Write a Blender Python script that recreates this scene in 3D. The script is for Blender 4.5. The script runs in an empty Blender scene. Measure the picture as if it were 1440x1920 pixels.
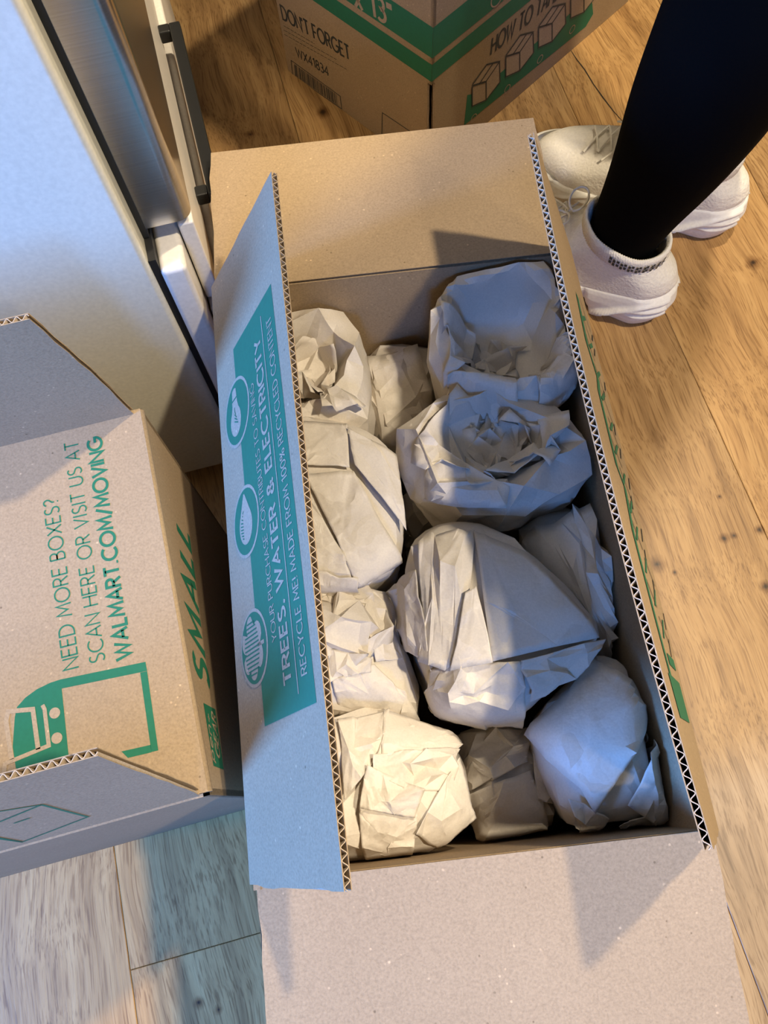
import bpy, bmesh, math, random
import numpy as np
from mathutils import Matrix, Vector

# ------------------------------------------------------------------ camera, world, lights, exposure
SC = bpy.context.scene
COL = SC.collection
PITCH, YAW, ROLL = 0.3504, -0.0277, -0.0868
CAM = np.array([-0.0371, -0.1773, 0.8514])
FPX = 1498.3


def rotm(a, b, c):
    ca, sa, cb, sb, cc, sc = math.cos(a), math.sin(a), math.cos(b), math.sin(b), math.cos(c), math.sin(c)
    rx = np.array([[1, 0, 0], [0, ca, -sa], [0, sa, ca]])
    rz = np.array([[cb, -sb, 0], [sb, cb, 0], [0, 0, 1]])
    rr = np.array([[cc, -sc, 0], [sc, cc, 0], [0, 0, 1]])
    return rz @ rx @ rr


ROT = rotm(PITCH, YAW, ROLL)
cam = bpy.data.cameras.new('camera')
cam_o = bpy.data.objects.new('camera', cam)
COL.objects.link(cam_o)
m4 = Matrix.Identity(4)
for i in range(3):
    for j in range(3):
        m4[i][j] = ROT[i, j]
    m4[i][3] = CAM[i]
cam_o.matrix_world = m4
cam.sensor_fit = 'VERTICAL'
cam.sensor_height = 36.0
cam.sensor_width = 27.0
cam.lens = 36.0 * FPX / 1920.0
cam.clip_start = 0.01
SC.camera = cam_o

SC.view_settings.view_transform = 'Standard'
SC.view_settings.look = 'None'
SC.view_settings.gamma = 1.0
SC.view_settings.use_curve_mapping = False
SC.view_settings.exposure = 0.0

world = bpy.data.worlds.new('room_ambience')
SC.world = world
world.use_nodes = True
bg = world.node_tree.nodes['Background']
bg.inputs[0].default_value = (0.85, 0.80, 0.76, 1)
bg.inputs[1].default_value = 0.055


def area_light(name, loc, target, size, energy, color, size_y=None):
    l = bpy.data.lights.new(name, 'AREA')
    l.shape = 'DISK' if size_y is None else 'RECTANGLE'
    l.size = size
    if size_y:
        l.size_y = size_y
    l.energy = energy
    l.color = color
    o = bpy.data.objects.new(name, l)
    COL.objects.link(o)
    o.location = loc
    d = Vector(target) - Vector(loc)
    o.rotation_euler = d.to_track_quat('-Z', 'Y').to_euler()
    return o


WARM = (1.0, 0.845, 0.615)
area_light('ceiling_downlight_a', (0.71, 0.77, 2.4), (0.05, 0.0, 0.3), 0.10, 44, WARM)
area_light('ceiling_downlight_b', (0.94, -0.33, 2.4), (0.05, 0.0, 0.3), 0.10, 50, WARM)
area_light('ceiling_downlight_c', (1.00, -1.56, 2.4), (0.05, 0.0, 0.3), 0.10, 9, WARM)
BLUE = (0.095, 0.325, 1.0)
area_light('window_daylight_a', (-1.80, -0.74, 1.10), (-0.05, -0.08, 0.35), 0.6, 122, BLUE, 0.6)
area_light('window_daylight_b', (-0.20, -1.95, 1.45), (0.06, 0.05, 0.35), 0.4, 20, BLUE, 0.5)


# ------------------------------------------------------------------ helpers
def ray(x, y):
    return ROT @ np.array([(x - 720) / FPX, -(y - 960) / FPX, -1.0])


def at(x, y, z):
    """point of the room at height z"""
    d = ray(x, y)
    return CAM + d * (z - CAM[2]) / d[2]


def at_plane(x, y, p0, n):
    d = ray(x, y)
    return CAM + d * ((p0 - CAM) @ n) / (d @ n)


def empty(name, loc, label=None, cat=None, group=None):
    o = bpy.data.objects.new(name, None)
    o.empty_display_size = 0.05
    o.location = loc
    COL.objects.link(o)
    if label:
        o['label'] = label
    if cat:
        o['category'] = cat
    if group:
        o['group'] = group
    return o


def wloc(o):
    p = np.zeros(3)
    while o is not None:
        p = p + np.array(o.location)
        o = o.parent
    return p


def make(name, verts, faces, mat, parent=None, smooth=False, label=None):
    """one mesh object; verts are room coordinates"""
    V = np.asarray(verts, dtype=float)
    base = wloc(parent) if parent is not None else np.zeros(3)
    me = bpy.data.meshes.new(name)
    me.from_pydata([tuple(v) for v in (V - base)], [], [tuple(int(i) for i in f) for f in faces])
    me.validate()
    me.update()
    if mat:
        me.materials.append(mat)
    if smooth:
        me.polygons.foreach_set('use_smooth', [True] * len(me.polygons))
    o = bpy.data.objects.new(name, me)
    COL.objects.link(o)
    if parent is not None:
        o.parent = parent
    if label:
        o['label'] = label
    return o


class MB:
    def __init__(s):
        s.v, s.f = [], []

    def add(s, v, f):
        b = len(s.v)
        s.v += [tuple(p) for p in v]
        s.f += [tuple(i + b for i in q) for q in f]

    def box(s, o, u, v, w):
        """box from corner o along the vectors u, v, w (right handed)"""
        o, u, v, w = map(np.asarray, (o, u, v, w))
        p = [o, o + u, o + u + v, o + v, o + w, o + u + w, o + u + v + w, o + v + w]
        s.add(p, [(0, 3, 2, 1), (4, 5, 6, 7), (0, 1, 5, 4), (1, 2, 6, 5), (2, 3, 7, 6), (3, 0, 4, 7)])

    def grid(s, G, closed_u=False, closed_v=False, flip=False):
        n, m = G.shape[:2]
        b = len(s.v)
        s.v += [tuple(p) for p in G.reshape(-1, 3)]
        for i in range(n if closed_u else n - 1):
            for j in range(m if closed_v else m - 1):
                q = (b + i * m + j, b + ((i + 1) % n) * m + j, b + ((i + 1) % n) * m + (j + 1) % m, b + i * m + (j + 1) % m)
                s.f.append(q[::-1] if flip else q)

    def tube(s, pts, r, k=8):
        pts = np.asarray(pts, float)
        n = len(pts)
        r = np.broadcast_to(r, (n,))
        t = np.gradient(pts, axis=0)
        t /= np.linalg.norm(t, axis=1)[:, None] + 1e-12
        ref = np.array([0.13, 0.31, 0.94])
        G = np.zeros((n, k, 3))
        for i in range(n):
            a = np.cross(t[i], ref)
            if np.linalg.norm(a) < 1e-3:
                a = np.cross(t[i], [1, 0, 0])
            a /= np.linalg.norm(a)
            b = np.cross(t[i], a)
            for j in range(k):
                ph = 2 * math.pi * j / k
                G[i, j] = pts[i] + r[i] * (math.cos(ph) * a + math.sin(ph) * b)
        s.grid(G, closed_v=True)
        b0 = len(s.v) - n * k
        s.f.append(tuple(b0 + j for j in range(k))[::-1])
        s.f.append(tuple(b0 + (n - 1) * k + j for j in range(k)))

    def build(s, name, mat, parent=None, smooth=False, label=None):
        return make(name, s.v, s.f, mat, parent, smooth, label)


def bevel(o, w, seg=2):
    m = o.modifiers.new('bevel', 'BEVEL')
    m.width = w
    m.segments = seg
    m.limit_method = 'ANGLE'
    return o


# ------------------------------------------------------------------ materials
def new_mat(name):
    m = bpy.data.materials.new(name)
    m.use_nodes = True
    nt = m.node_tree
    return m, nt, nt.nodes['Principled BSDF']


def N(nt, kind, **kw):
    n = nt.nodes.new(kind)
    for k, v in kw.items():
        if k.startswith('i_'):
            n.inputs[k[2:].replace('_', ' ')].default_value = v
        else:
            setattr(n, k, v)
    return n


def ramp(nt, fac, stops):
    r = nt.nodes.new('ShaderNodeValToRGB')
    e = r.color_ramp.elements
    while len(e) < len(stops):
        e.new(0.5)
    for el, (p, c) in zip(e, stops):
        el.position = p
        el.color = (*c, 1) if len(c) == 3 else c
    nt.links.new(fac, r.inputs[0])
    return r


def mul(c, k):
    return tuple(x * k for x in c)


def mix_mul(nt, a, b, fac=1.0):
    x = nt.nodes.new('ShaderNodeMix')
    x.data_type = 'RGBA'
    x.blend_type = 'MULTIPLY'
    x.inputs[0].default_value = fac
    nt.links.new(a, x.inputs[6])
    nt.links.new(b, x.inputs[7])
    return x.outputs[2]


def plain(name, col, rough=0.5, metal=0.0, bump=0.0, bscale=300.0):
    m, nt, b = new_mat(name)
    tc = N(nt, 'ShaderNodeTexCoord')
    n = N(nt, 'ShaderNodeTexNoise', i_Scale=bscale, i_Detail=3.0)
    nt.links.new(tc.outputs['Object'], n.inputs['Vector'])
    r = ramp(nt, n.outputs['Fac'], [(0.3, mul(col, 0.94)), (0.7, mul(col, 1.05))])
    nt.links.new(r.outputs[0], b.inputs['Base Color'])
    b.inputs['Roughness'].default_value = rough
    b.inputs['Metallic'].default_value = metal
    if bump:
        bp = N(nt, 'ShaderNodeBump', i_Strength=bump, i_Distance=0.001)
        nt.links.new(n.outputs['Fac'], bp.inputs['Height'])
        nt.links.new(bp.outputs[0], b.inputs['Normal'])
    return m


def cardboard(name, col, rough=0.85):
    m, nt, b = new_mat(name)
    tc = N(nt, 'ShaderNodeTexCoord')
    n1 = N(nt, 'ShaderNodeTexNoise', i_Scale=620.0, i_Detail=4.0, i_Roughness=0.65)
    n2 = N(nt, 'ShaderNodeTexNoise', i_Scale=9.0, i_Detail=3.0)
    v = N(nt, 'ShaderNodeTexVoronoi', i_Scale=150.0)
    for t in (n1, n2, v):
        nt.links.new(tc.outputs['Object'], t.inputs['Vector'])
    r1 = ramp(nt, n1.outputs['Fac'], [(0.28, mul(col, 0.80)), (0.5, col), (0.74, mul(col, 1.18))])
    r2 = ramp(nt, n2.outputs['Fac'], [(0.3, (0.92, 0.91, 0.90)), (0.7, (1.0, 1.0, 1.0))])
    c = mix_mul(nt, r1.outputs[0], r2.outputs[0])
    # pale fibres and dark flecks of the recycled board
    r3 = ramp(nt, v.outputs['Distance'], [(0.0, (1.75, 1.72, 1.66)), (0.10, (1.4, 1.38, 1.36)), (0.15, (1, 1, 1))])
    vm = N(nt, 'ShaderNodeTexNoise', i_Scale=37.0)
    nt.links.new(tc.outputs['Object'], vm.inputs['Vector'])
    r4 = ramp(nt, vm.outputs['Fac'], [(0.52, (0, 0, 0)), (0.6, (1, 1, 1))])
    mx = nt.nodes.new('ShaderNodeMix')
    mx.data_type = 'RGBA'
    mx.blend_type = 'MULTIPLY'
    nt.links.new(r4.outputs[0], mx.inputs[0])
    nt.links.new(c, mx.inputs[6])
    nt.links.new(r3.outputs[0], mx.inputs[7])
    v2 = N(nt, 'ShaderNodeTexVoronoi', i_Scale=115.0)
    nt.links.new(tc.outputs['Object'], v2.inputs['Vector'])
    r5 = ramp(nt, v2.outputs['Distance'], [(0.0, (0.5, 0.5, 0.48)), (0.07, (0.62, 0.6, 0.58)), (0.11, (1, 1, 1))])
    vm2 = N(nt, 'ShaderNodeTexNoise', i_Scale=52.0)
    nt.links.new(tc.outputs['Object'], vm2.inputs['Vector'])
    r6 = ramp(nt, vm2.outputs['Fac'], [(0.54, (0, 0, 0)), (0.60, (1, 1, 1))])
    mx2 = nt.nodes.new('ShaderNodeMix')
    mx2.data_type = 'RGBA'
    mx2.blend_type = 'MULTIPLY'
    nt.links.new(r6.outputs[0], mx2.inputs[0])
    nt.links.new(mx.outputs[2], mx2.inputs[6])
    nt.links.new(r5.outputs[0], mx2.inputs[7])
    nt.links.new(mx2.outputs[2], b.inputs['Base Color'])
    b.inputs['Roughness'].default_value = rough
    b.inputs['Specular IOR Level'].default_value = 0.25
    bp = N(nt, 'ShaderNodeBump', i_Strength=0.25, i_Distance=0.0006)
    nt.links.new(n1.outputs['Fac'], bp.inputs['Height'])
    nt.links.new(bp.outputs[0], b.inputs['Normal'])
    return m


def paper(name, col):
    m, nt, b = new_mat(name)
    tc = N(nt, 'ShaderNodeTexCoord')
    n1 = N(nt, 'ShaderNodeTexNoise', i_Scale=700.0, i_Detail=4.0)
    n2 = N(nt, 'ShaderNodeTexNoise', i_Scale=75.0, i_Detail=3.0, i_Roughness=0.55)
    nt.links.new(tc.outputs['Object'], n1.inputs['Vector'])
    nt.links.new(tc.outputs['Object'], n2.inputs['Vector'])
    r = ramp(nt, n1.outputs['Fac'], [(0.3, mul(col, 0.95)), (0.7, mul(col, 1.04))])
    nt.links.new(r.outputs[0], b.inputs['Base Color'])
    b.inputs['Roughness'].default_value = 0.48
    b.inputs['Specular IOR Level'].default_value = 0.4
    bp = N(nt, 'ShaderNodeBump', i_Strength=0.25, i_Distance=0.003)
    nt.links.new(n2.outputs['Fac'], bp.inputs['Height'])
    # small creases: flat little facets with sharp borders, uneven over the sheet
    n3 = N(nt, 'ShaderNodeTexNoise', i_Scale=16.0, i_Detail=1.0)
    nt.links.new(tc.outputs['Object'], n3.inputs['Vector'])
    msk = ramp(nt, n3.outputs['Fac'], [(0.35, (0.25, 0.25, 0.25)), (0.65, (1, 1, 1))])
    n4 = N(nt, 'ShaderNodeTexNoise', i_Scale=30.0, i_Detail=2.0)
    nt.links.new(tc.outputs['Object'], n4.inputs['Vector'])
    wv = N(nt, 'ShaderNodeVectorMath', operation='SCALE')
    wv.inputs['Scale'].default_value = 0.028
    nt.links.new(n4.outputs['Color'], wv.inputs[0])
    wa = N(nt, 'ShaderNodeVectorMath', operation='ADD')
    nt.links.new(tc.outputs['Object'], wa.inputs[0])
    nt.links.new(wv.outputs[0], wa.inputs[1])
    last = bp.outputs[0]
    for sc_, k in ((48.0, 0.36), (120.0, 0.20)):
        v = N(nt, 'ShaderNodeTexVoronoi', i_Scale=sc_)
        nt.links.new(wa.outputs[0], v.inputs['Vector'])
        sb = N(nt, 'ShaderNodeVectorMath', operation='SUBTRACT')
        sb.inputs[1].default_value = (0.5, 0.5, 0.5)
        nt.links.new(v.outputs['Color'], sb.inputs[0])
        s1 = N(nt, 'ShaderNodeVectorMath', operation='SCALE')
        s1.inputs['Scale'].default_value = k
        nt.links.new(sb.outputs[0], s1.inputs[0])
        s2 = N(nt, 'ShaderNodeVectorMath', operation='MULTIPLY')
        nt.links.new(s1.outputs[0], s2.inputs[0])
        nt.links.new(msk.outputs[0], s2.inputs[1])
        ad = N(nt, 'ShaderNodeVectorMath', operation='ADD')
        nt.links.new(last, ad.inputs[0])
        nt.links.new(s2.outputs[0], ad.inputs[1])
        nz = N(nt, 'ShaderNodeVectorMath', operation='NORMALIZE')
        nt.links.new(ad.outputs[0], nz.inputs[0])
        last = nz.outputs[0]
    nt.links.new(last, b.inputs['Normal'])
    tr = N(nt, 'ShaderNodeBsdfTranslucent')
    nt.links.new(r.outputs[0], tr.inputs[0])
    ms = N(nt, 'ShaderNodeMixShader')
    ms.inputs[0].default_value = 0.12
    nt.links.new(b.outputs[0], ms.inputs[1])
    nt.links.new(tr.outputs[0], ms.inputs[2])
    nt.links.new(ms.outputs[0], nt.nodes['Material Output'].inputs['Surface'])
    return m


def oak(name, knots):
    m, nt, b = new_mat(name)
    geo = N(nt, 'ShaderNodeNewGeometry')
    oi = N(nt, 'ShaderNodeObjectInfo')
    tc = N(nt, 'ShaderNodeTexCoord')
    mp = N(nt, 'ShaderNodeMapping')
    mp.inputs['Scale'].default_value = (1.0, 0.055, 1.0)
    off = N(nt, 'ShaderNodeVectorMath', operation='SCALE')
    off.inputs[0].default_value = (13.7, 7.1, 3.3)
    nt.links.new(oi.outputs['Random'], off.inputs['Scale'])
    addv = N(nt, 'ShaderNodeVectorMath', operation='ADD')
    nt.links.new(tc.outputs['Object'], addv.inputs[0])
    nt.links.new(off.outputs[0], addv.inputs[1])
    # slow wander of the grain
    wn = N(nt, 'ShaderNodeTexNoise', i_Scale=3.2, i_Detail=2.0)
    nt.links.new(addv.outputs[0], wn.inputs['Vector'])
    ws = N(nt, 'ShaderNodeVectorMath', operation='SCALE')
    ws.inputs['Scale'].default_value = 0.07
    nt.links.new(wn.outputs['Color'], ws.inputs[0])
    add2 = N(nt, 'ShaderNodeVectorMath', operation='ADD')
    nt.links.new(addv.outputs[0], add2.inputs[0])
    nt.links.new(ws.outputs[0], add2.inputs[1])
    nt.links.new(add2.outputs[0], mp.inputs['Vector'])
    g1 = N(nt, 'ShaderNodeTexNoise', i_Scale=70.0, i_Detail=4.0, i_Roughness=0.5)
    g2 = N(nt, 'ShaderNodeTexNoise', i_Scale=260.0, i_Detail=4.0, i_Roughness=0.7)
    g3 = N(nt, 'ShaderNodeTexNoise', i_Scale=10.0, i_Detail=2.0)
    for g in (g1, g2, g3):
        nt.links.new(mp.outputs[0], g.inputs['Vector'])
    base = (0.445, 0.265, 0.104)
    r1 = ramp(nt, g1.outputs['Fac'], [(0.25, (0.28, 0.156, 0.058)), (0.5, base), (0.75, (0.535, 0.338, 0.142))])
    r2 = ramp(nt, g2.outputs['Fac'], [(0.34, (0.72, 0.68, 0.64)), (0.52, (1, 1, 1))])
    r3 = ramp(nt, g3.outputs['Fac'], [(0.3, (0.82, 0.80, 0.78)), (0.7, (1.08, 1.08, 1.08))])
    mp2 = N(nt, 'ShaderNodeMapping')
    mp2.inputs['Scale'].default_value = (1.0, 0.022, 1.0)
    nt.links.new(add2.outputs[0], mp2.inputs['Vector'])
    g4 = N(nt, 'ShaderNodeTexNoise', i_Scale=620.0, i_Detail=2.0, i_Roughness=0.5)
    nt.links.new(mp2.outputs[0], g4.inputs['Vector'])
    r4 = ramp(nt, g4.outputs['Fac'], [(0.36, (0.62, 0.56, 0.50)), (0.47, (1, 1, 1)), (0.62, (1.0, 1.0, 1.0)), (0.74, (1.10, 1.09, 1.07))])
    c = mix_mul(nt, r1.outputs[0], r2.outputs[0], 0.8)
    c = mix_mul(nt, c, r3.outputs[0])
    c = mix_mul(nt, c, r4.outputs[0], 0.85)
    tint = ramp(nt, oi.outputs['Random'], [(0.0, (0.84, 0.84, 0.86)), (0.5, (1.0, 0.98, 0.95)), (1.0, (1.1, 1.08, 1.04))])
    c = mix_mul(nt, c, tint.outputs[0])
    # dark knots
    kn = N(nt, 'ShaderNodeTexNoise', i_Scale=90.0)
    nt.links.new(geo.outputs['Position'], kn.inputs['Vector'])
    for (x, y, rx) in knots:
        d = N(nt, 'ShaderNodeVectorMath', operation='DISTANCE')
        d.inputs[1].default_value = (x, y, 0)
        nt.links.new(geo.outputs['Position'], d.inputs[0])
        wob = N(nt, 'ShaderNodeMath', operation='MULTIPLY_ADD')
        nt.links.new(kn.outputs['Fac'], wob.inputs[0])
        wob.inputs[1].default_value = rx * 1.6
        nt.links.new(d.outputs['Value'], wob.inputs[2])
        dv = N(nt, 'ShaderNodeMath', operation='DIVIDE')
        nt.links.new(wob.outputs[0], dv.inputs[0])
        dv.inputs[1].default_value = rx * 4
        rk = ramp(nt, dv.outputs[0], [(0.25, (0.10, 0.08, 0.07)), (0.42, (0.55, 0.47, 0.4)), (0.75, (1, 1, 1))])
        c = mix_mul(nt, c, rk.outputs[0])
    nt.links.new(c, b.inputs['Base Color'])
    b.inputs['Roughness'].default_value = 0.42
    b.inputs['Specular IOR Level'].default_value = 0.4
    bp = N(nt, 'ShaderNodeBump', i_Strength=0.18, i_Distance=0.0008)
    nt.links.new(g2.outputs['Fac'], bp.inputs['Height'])
    nt.links.new(bp.outputs[0], b.inputs['Normal'])
    return m


def steel(name):
    m, nt, b = new_mat(name)
    tc = N(nt, 'ShaderNodeTexCoord')
    mp = N(nt, 'ShaderNodeMapping')
    mp.inputs['Scale'].default_value = (4.0, 4.0, 900.0)
    nt.links.new(tc.outputs['Object'], mp.inputs['Vector'])
    n = N(nt, 'ShaderNodeTexNoise', i_Scale=1.0, i_Detail=3.0)
    nt.links.new(mp.outputs[0], n.inputs['Vector'])
    r = ramp(nt, n.outputs['Fac'], [(0.3, (0.50, 0.49, 0.47)), (0.7, (0.60, 0.59, 0.57))])
    nt.links.new(r.outputs[0], b.inputs['Base Color'])
    b.inputs['Metallic'].default_value = 1.0
    b.inputs['Roughness'].default_value = 0.24
    return m


KRAFT = (0.385, 0.280, 0.170)
M_CARD = cardboard('kraft_cardboard', KRAFT)
M_CARD_IN = cardboard('kraft_cardboard_inside', (0.42, 0.295, 0.185))
M_CORE = cardboard('corrugated_paper', (0.52, 0.41, 0.29))
M_GREEN = plain('green_ink', (0.008, 0.150, 0.075), 0.7)
M_INKDARK = plain('dark_ink', (0.035, 0.04, 0.038), 0.7)
M_REV = cardboard('unprinted_kraft', (0.42, 0.32, 0.215))
M_PAPER = paper('packing_paper', (0.77, 0.70, 0.605))
M_WHITE = plain('white_enamel', (0.74, 0.69, 0.55), 0.25)
M_WHITE_FRONT = plain('cream_lacquer', (0.76, 0.71, 0.63), 0.35)
M_BLACK = plain('black_metal', (0.012, 0.012, 0.012), 0.38)
M_RUBBER = plain('black_gasket', (0.008, 0.008, 0.008), 0.6)
M_STEEL = steel('brushed_steel')
M_LEG = plain('black_leggings', (0.0018, 0.0017, 0.0017), 0.95, bump=0.1, bscale=900)
M_LEG.node_tree.nodes['Principled BSDF'].inputs['Specular IOR Level'].default_value = 0.05
M_KNIT = plain('white_knit', (0.80, 0.75, 0.66), 0.85, bump=1.0, bscale=330)
M_SOLE = plain('white_foam_sole', (0.88, 0.85, 0.78), 0.5)
M_LACE = plain('white_lace', (0.78, 0.73, 0.63), 0.8)
M_SUB = plain('dark_subfloor', (0.03, 0.02, 0.012), 0.9)

# ------------------------------------------------------------------ floor of oak planks
TK = math.radians(8.5)
KX = np.array([math.cos(TK), math.sin(TK), 0.0])
KY = np.array([-math.sin(TK), math.cos(TK), 0.0])
UP = np.array([0, 0, 1.0])
floor = MB()
floor.box(KX * -2.2 + KY * -2.0 + UP * -0.03, KX * 4.4, KY * 4.6, UP * 0.018)
floor_o = floor.build('floor', M_SUB)
floor_o['kind'] = 'structure'
floor_o['label'] = 'honey oak plank floor with dark knots'
KNOTS = [tuple(at(x, y, 0)[:2]) + (r,) for x, y, r in [
    (1232, 1058, .0052), (1358, 1010, .0034), (1376, 1004, .0024), (1424, 994, .0034), (1436, 1100, .0042),
    (1265, 1073, .002), (1349, 931, .0018), (606, 210, .006), (470, 252, .0042), (1412, 492, .006),
    (372, 1880, .003), (410, 1893, .0025)]]
M_OAK = oak('honey_oak', KNOTS)
PW = 0.1875
rng = random.Random(4)
plank_meshes = {}


def plank_mesh(L):
    if L in plank_meshes:
        return plank_meshes[L]
    g, h, b = 0.00025, 0.012, 0.0006
    x0, x1, y0, y1 = -PW / 2 + g, PW / 2 - g, g, L - g
    v = [(x0, y0, -h), (x1, y0, -h), (x1, y1, -h), (x0, y1, -h), (x0, y0, -b), (x1, y0, -b), (x1, y1, -b), (x0, y1, -b),
         (x0 + b, y0 + b, 0), (x1 - b, y0 + b, 0), (x1 - b, y1 - b, 0), (x0 + b, y1 - b, 0)]
    f = [(0, 3, 2, 1), (8, 9, 10, 11)]
    for i in range(4):
        j = (i + 1) % 4
        f += [(i, j, 4 + j, 4 + i), (4 + i, 4 + j, 8 + j, 8 + i)]
    me = bpy.data.meshes.new('plank')
    me.from_pydata(v, [], f)
    me.materials.append(M_OAK)
    plank_meshes[L] = me
    return me


def plank(col, y0, L):
    o = bpy.data.objects.new('plank', plank_mesh(L))
    COL.objects.link(o)
    o.parent = floor_o
    p = KX * (0.3925 + (col + 0.5) * PW) + KY * y0
    o.location = p
    o.rotation_euler = (0, 0, TK)
    return o


for c in range(-11, 8):
    if c == -4:
        ys = [(-1.846, 1.6), (-0.246, 2.0), (1.754, 0.8)]
    else:
        s = rng.choice([-0.62, -0.8, -0.95])
        ys = [(s - 1.4, 1.4), (s, 2.1), (s + 2.1, 1.4)]
    for y0, L in ys:
        plank(c, y0, L)
wl = MB()
wl.box(KX * -0.95 + KY * 0.12, KX * 0.08, KY * 2.4, UP * 2.6)
wall_o = wl.build('wall_left', plain('white_wall_paint', (0.75, 0.73, 0.69), 0.8))
wall_o['kind'] = 'structure'
wall_o['label'] = 'white kitchen wall behind the appliance'
# the long drying crack in the plank by the far shoe
crk = MB()
pts = [at(x, y, 0.0004) for x, y in [(1066, 88), (1082, 112), (1096, 130), (1113, 158), (1130, 182), (1150, 208), (1175, 236)]]
G = np.array([[p - KX * w, p + KX * w] for p, w in zip(pts, [.0002, .0007, .0009, .0007, .001, .0007, .0003])])
crk.grid(G, flip=True)
crk.build('drying_crack', M_SUB, floor_o)

# ------------------------------------------------------------------ lettering: a small stroke alphabet


def arc(cx, cy, rx, ry, a0, a1, n=14):
    return [(cx + rx * math.cos(math.radians(a0 + (a1 - a0) * i / n)), cy + ry * math.sin(math.radians(a0 + (a1 - a0) * i / n))) for i in range(n + 1)]


GL = {
    'A': (.74, [[(0, 0), (.37, 1), (.74, 0)], [(.13, .33), (.61, .33)]]),
    'B': (.56, [[(0, 0), (0, 1)], [(0, 1), (.26, 1)] + arc(.26, .765, .22, .235, 90, -90)[1:] + [(0, .53)],
                [(0, .53), (.28, .53)] + arc(.28, .265, .27, .265, 90, -90)[1:] + [(0, 0)]]),
    'C': (.80, [arc(.48, .5, .48, .5, 48, 312, 20)]),
    'D': (.74, [[(0, 0), (0, 1), (.24, 1)] + arc(.24, .5, .48, .5, 90, -90, 18)[1:] + [(0, 0)]]),
    'E': (.50, [[(.5, 1), (0, 1), (0, 0), (.5, 0)], [(0, .52), (.44, .52)]]),
    'F': (.47, [[(.48, 1), (0, 1), (0, 0)], [(0, .5), (.42, .5)]]),
    'G': (.92, [arc(.49, .5, .49, .5, 48, 345, 22) + [(.95, .47), (.56, .47)]]),
    'H': (.68, [[(0, 0), (0, 1)], [(.68, 0), (.68, 1)], [(0, .52), (.68, .52)]]),
    'I': (.04, [[(.02, 0), (.02, 1)]]),
    'K': (.6, [[(0, 0), (0, 1)], [(.56, 1), (0, .45)], [(.2, .6), (.6, 0)]]),
    'L': (.46, [[(0, 1), (0, 0), (.46, 0)]]),
    'M': (.86, [[(0, 0), (.1, 1), (.43, .25), (.76, 1), (.86, 0)]]),
    'N': (.70, [[(0, 0), (0, 1), (.70, 0), (.70, 1)]]),
    'O': (.98, [arc(.49, .5, .49, .5, 0, 360, 28)]),
    'P': (.54, [[(0, 0), (0, 1), (.26, 1)] + arc(.26, .74, .27, .26, 90, -90)[1:] + [(0, .48)]]),
    'R': (.58, [[(0, 0), (0, 1), (.26, 1)] + arc(.26, .75, .26, .25, 90, -90)[1:] + [(0, .5)], [(.27, .5), (.58, 0)]]),
    'S': (.54, [arc(.28, .75, .22, .25, 40, 200, 10) + [(.14, .57), (.42, .44)] + arc(.28, .25, .26, .25, 35, -145, 12)]),
    'T': (.62, [[(0, 1), (.62, 1)], [(.31, 1), (.31, 0)]]),
    'U': (.66, [[(0, 1), (0, .34)] + arc(.33, .33, .33, .33, 180, 360) + [(.66, 1)]]),
    'V': (.70, [[(0, 1), (.35, 0), (.70, 1)]]),
    'W': (1.06, [[(0, 1), (.27, 0), (.53, .9), (.79, 0), (1.06, 1)]]),
    'X': (.64, [[(0, 0), (.64, 1)], [(0, 1), (.64, 0)]]),
    'Y': (.64, [[(0, 1), (.32, .48), (.64, 1)], [(.32, .48), (.32, 0)]]),
    'x': (.48, [[(0, 0), (.48, .68)], [(0, .68), (.48, 0)]]),
    '0': (.58, [arc(.29, .5, .29, .5, 0, 360, 24)]),
    '1': (.26, [[(0, .84), (.22, 1), (.22, 0)]]),
    '3': (.5, [arc(.24, .76, .22, .24, 140, -80, 12) + arc(.22, .27, .28, .27, 80, -140, 14)]),
    '4': (.6, [[(.45, 0), (.45, 1), (0, .3), (.6, .3)]]),
    '8': (.52, [arc(.26, .76, .21, .24, 0, 360, 18), arc(.26, .265, .26, .265, 0, 360, 18)]),
    '?': (.46, [arc(.21, .76, .22, .24, 160, -50, 12) + [(.2, .42), (.2, .28)], [(.2, .07), (.2, -.02)]]),
    '!': (.08, [[(.04, 1), (.04, .28)], [(.04, .08), (.04, -.02)]]),
    '.': (.08, [[(.04, .1), (.04, -.02)]]),
    ',': (.1, [[(.08, .1), (.02, -.14)]]),
    "'": (.08, [[(.04, 1), (.04, .76)]]),
    '"': (.26, [[(.04, 1), (.04, .74)], [(.22, 1), (.22, .74)]]),
    '/': (.46, [[(0, -.08), (.46, 1.05)]]),
    '&': (.72, [[(.72, 0), (.16, .66)] + arc(.3, .79, .18, .2, 200, -40, 12) + [(.12, .42)] + arc(.26, .24, .24, .24, 140, 300, 10) + [(.66, .45)]]),
    '%': (.84, [[(.14, 0), (.7, 1)], arc(.17, .77, .17, .22, 0, 360, 14), arc(.67, .22, .17, .22, 0, 360, 14)]),
    'p': (.46, [[(0, .7), (0, -.28)], arc(.23, .35, .23, .34, 0, 360, 18)]),
    'e': (.48, [[(.02, .36), (.46, .36)] + arc(.24, .35, .23, .34, 3, 310, 18)]),
    'n': (.42, [[(0, 0), (0, .7)], arc(.21, .42, .21, .27, 180, 0, 10) + [(.42, 0)]]),
    '+': (.44, [[(0, .38), (.44, .38)], [(.22, .6), (.22, .16)]]),
    ' ': (.24, []),
}


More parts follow.
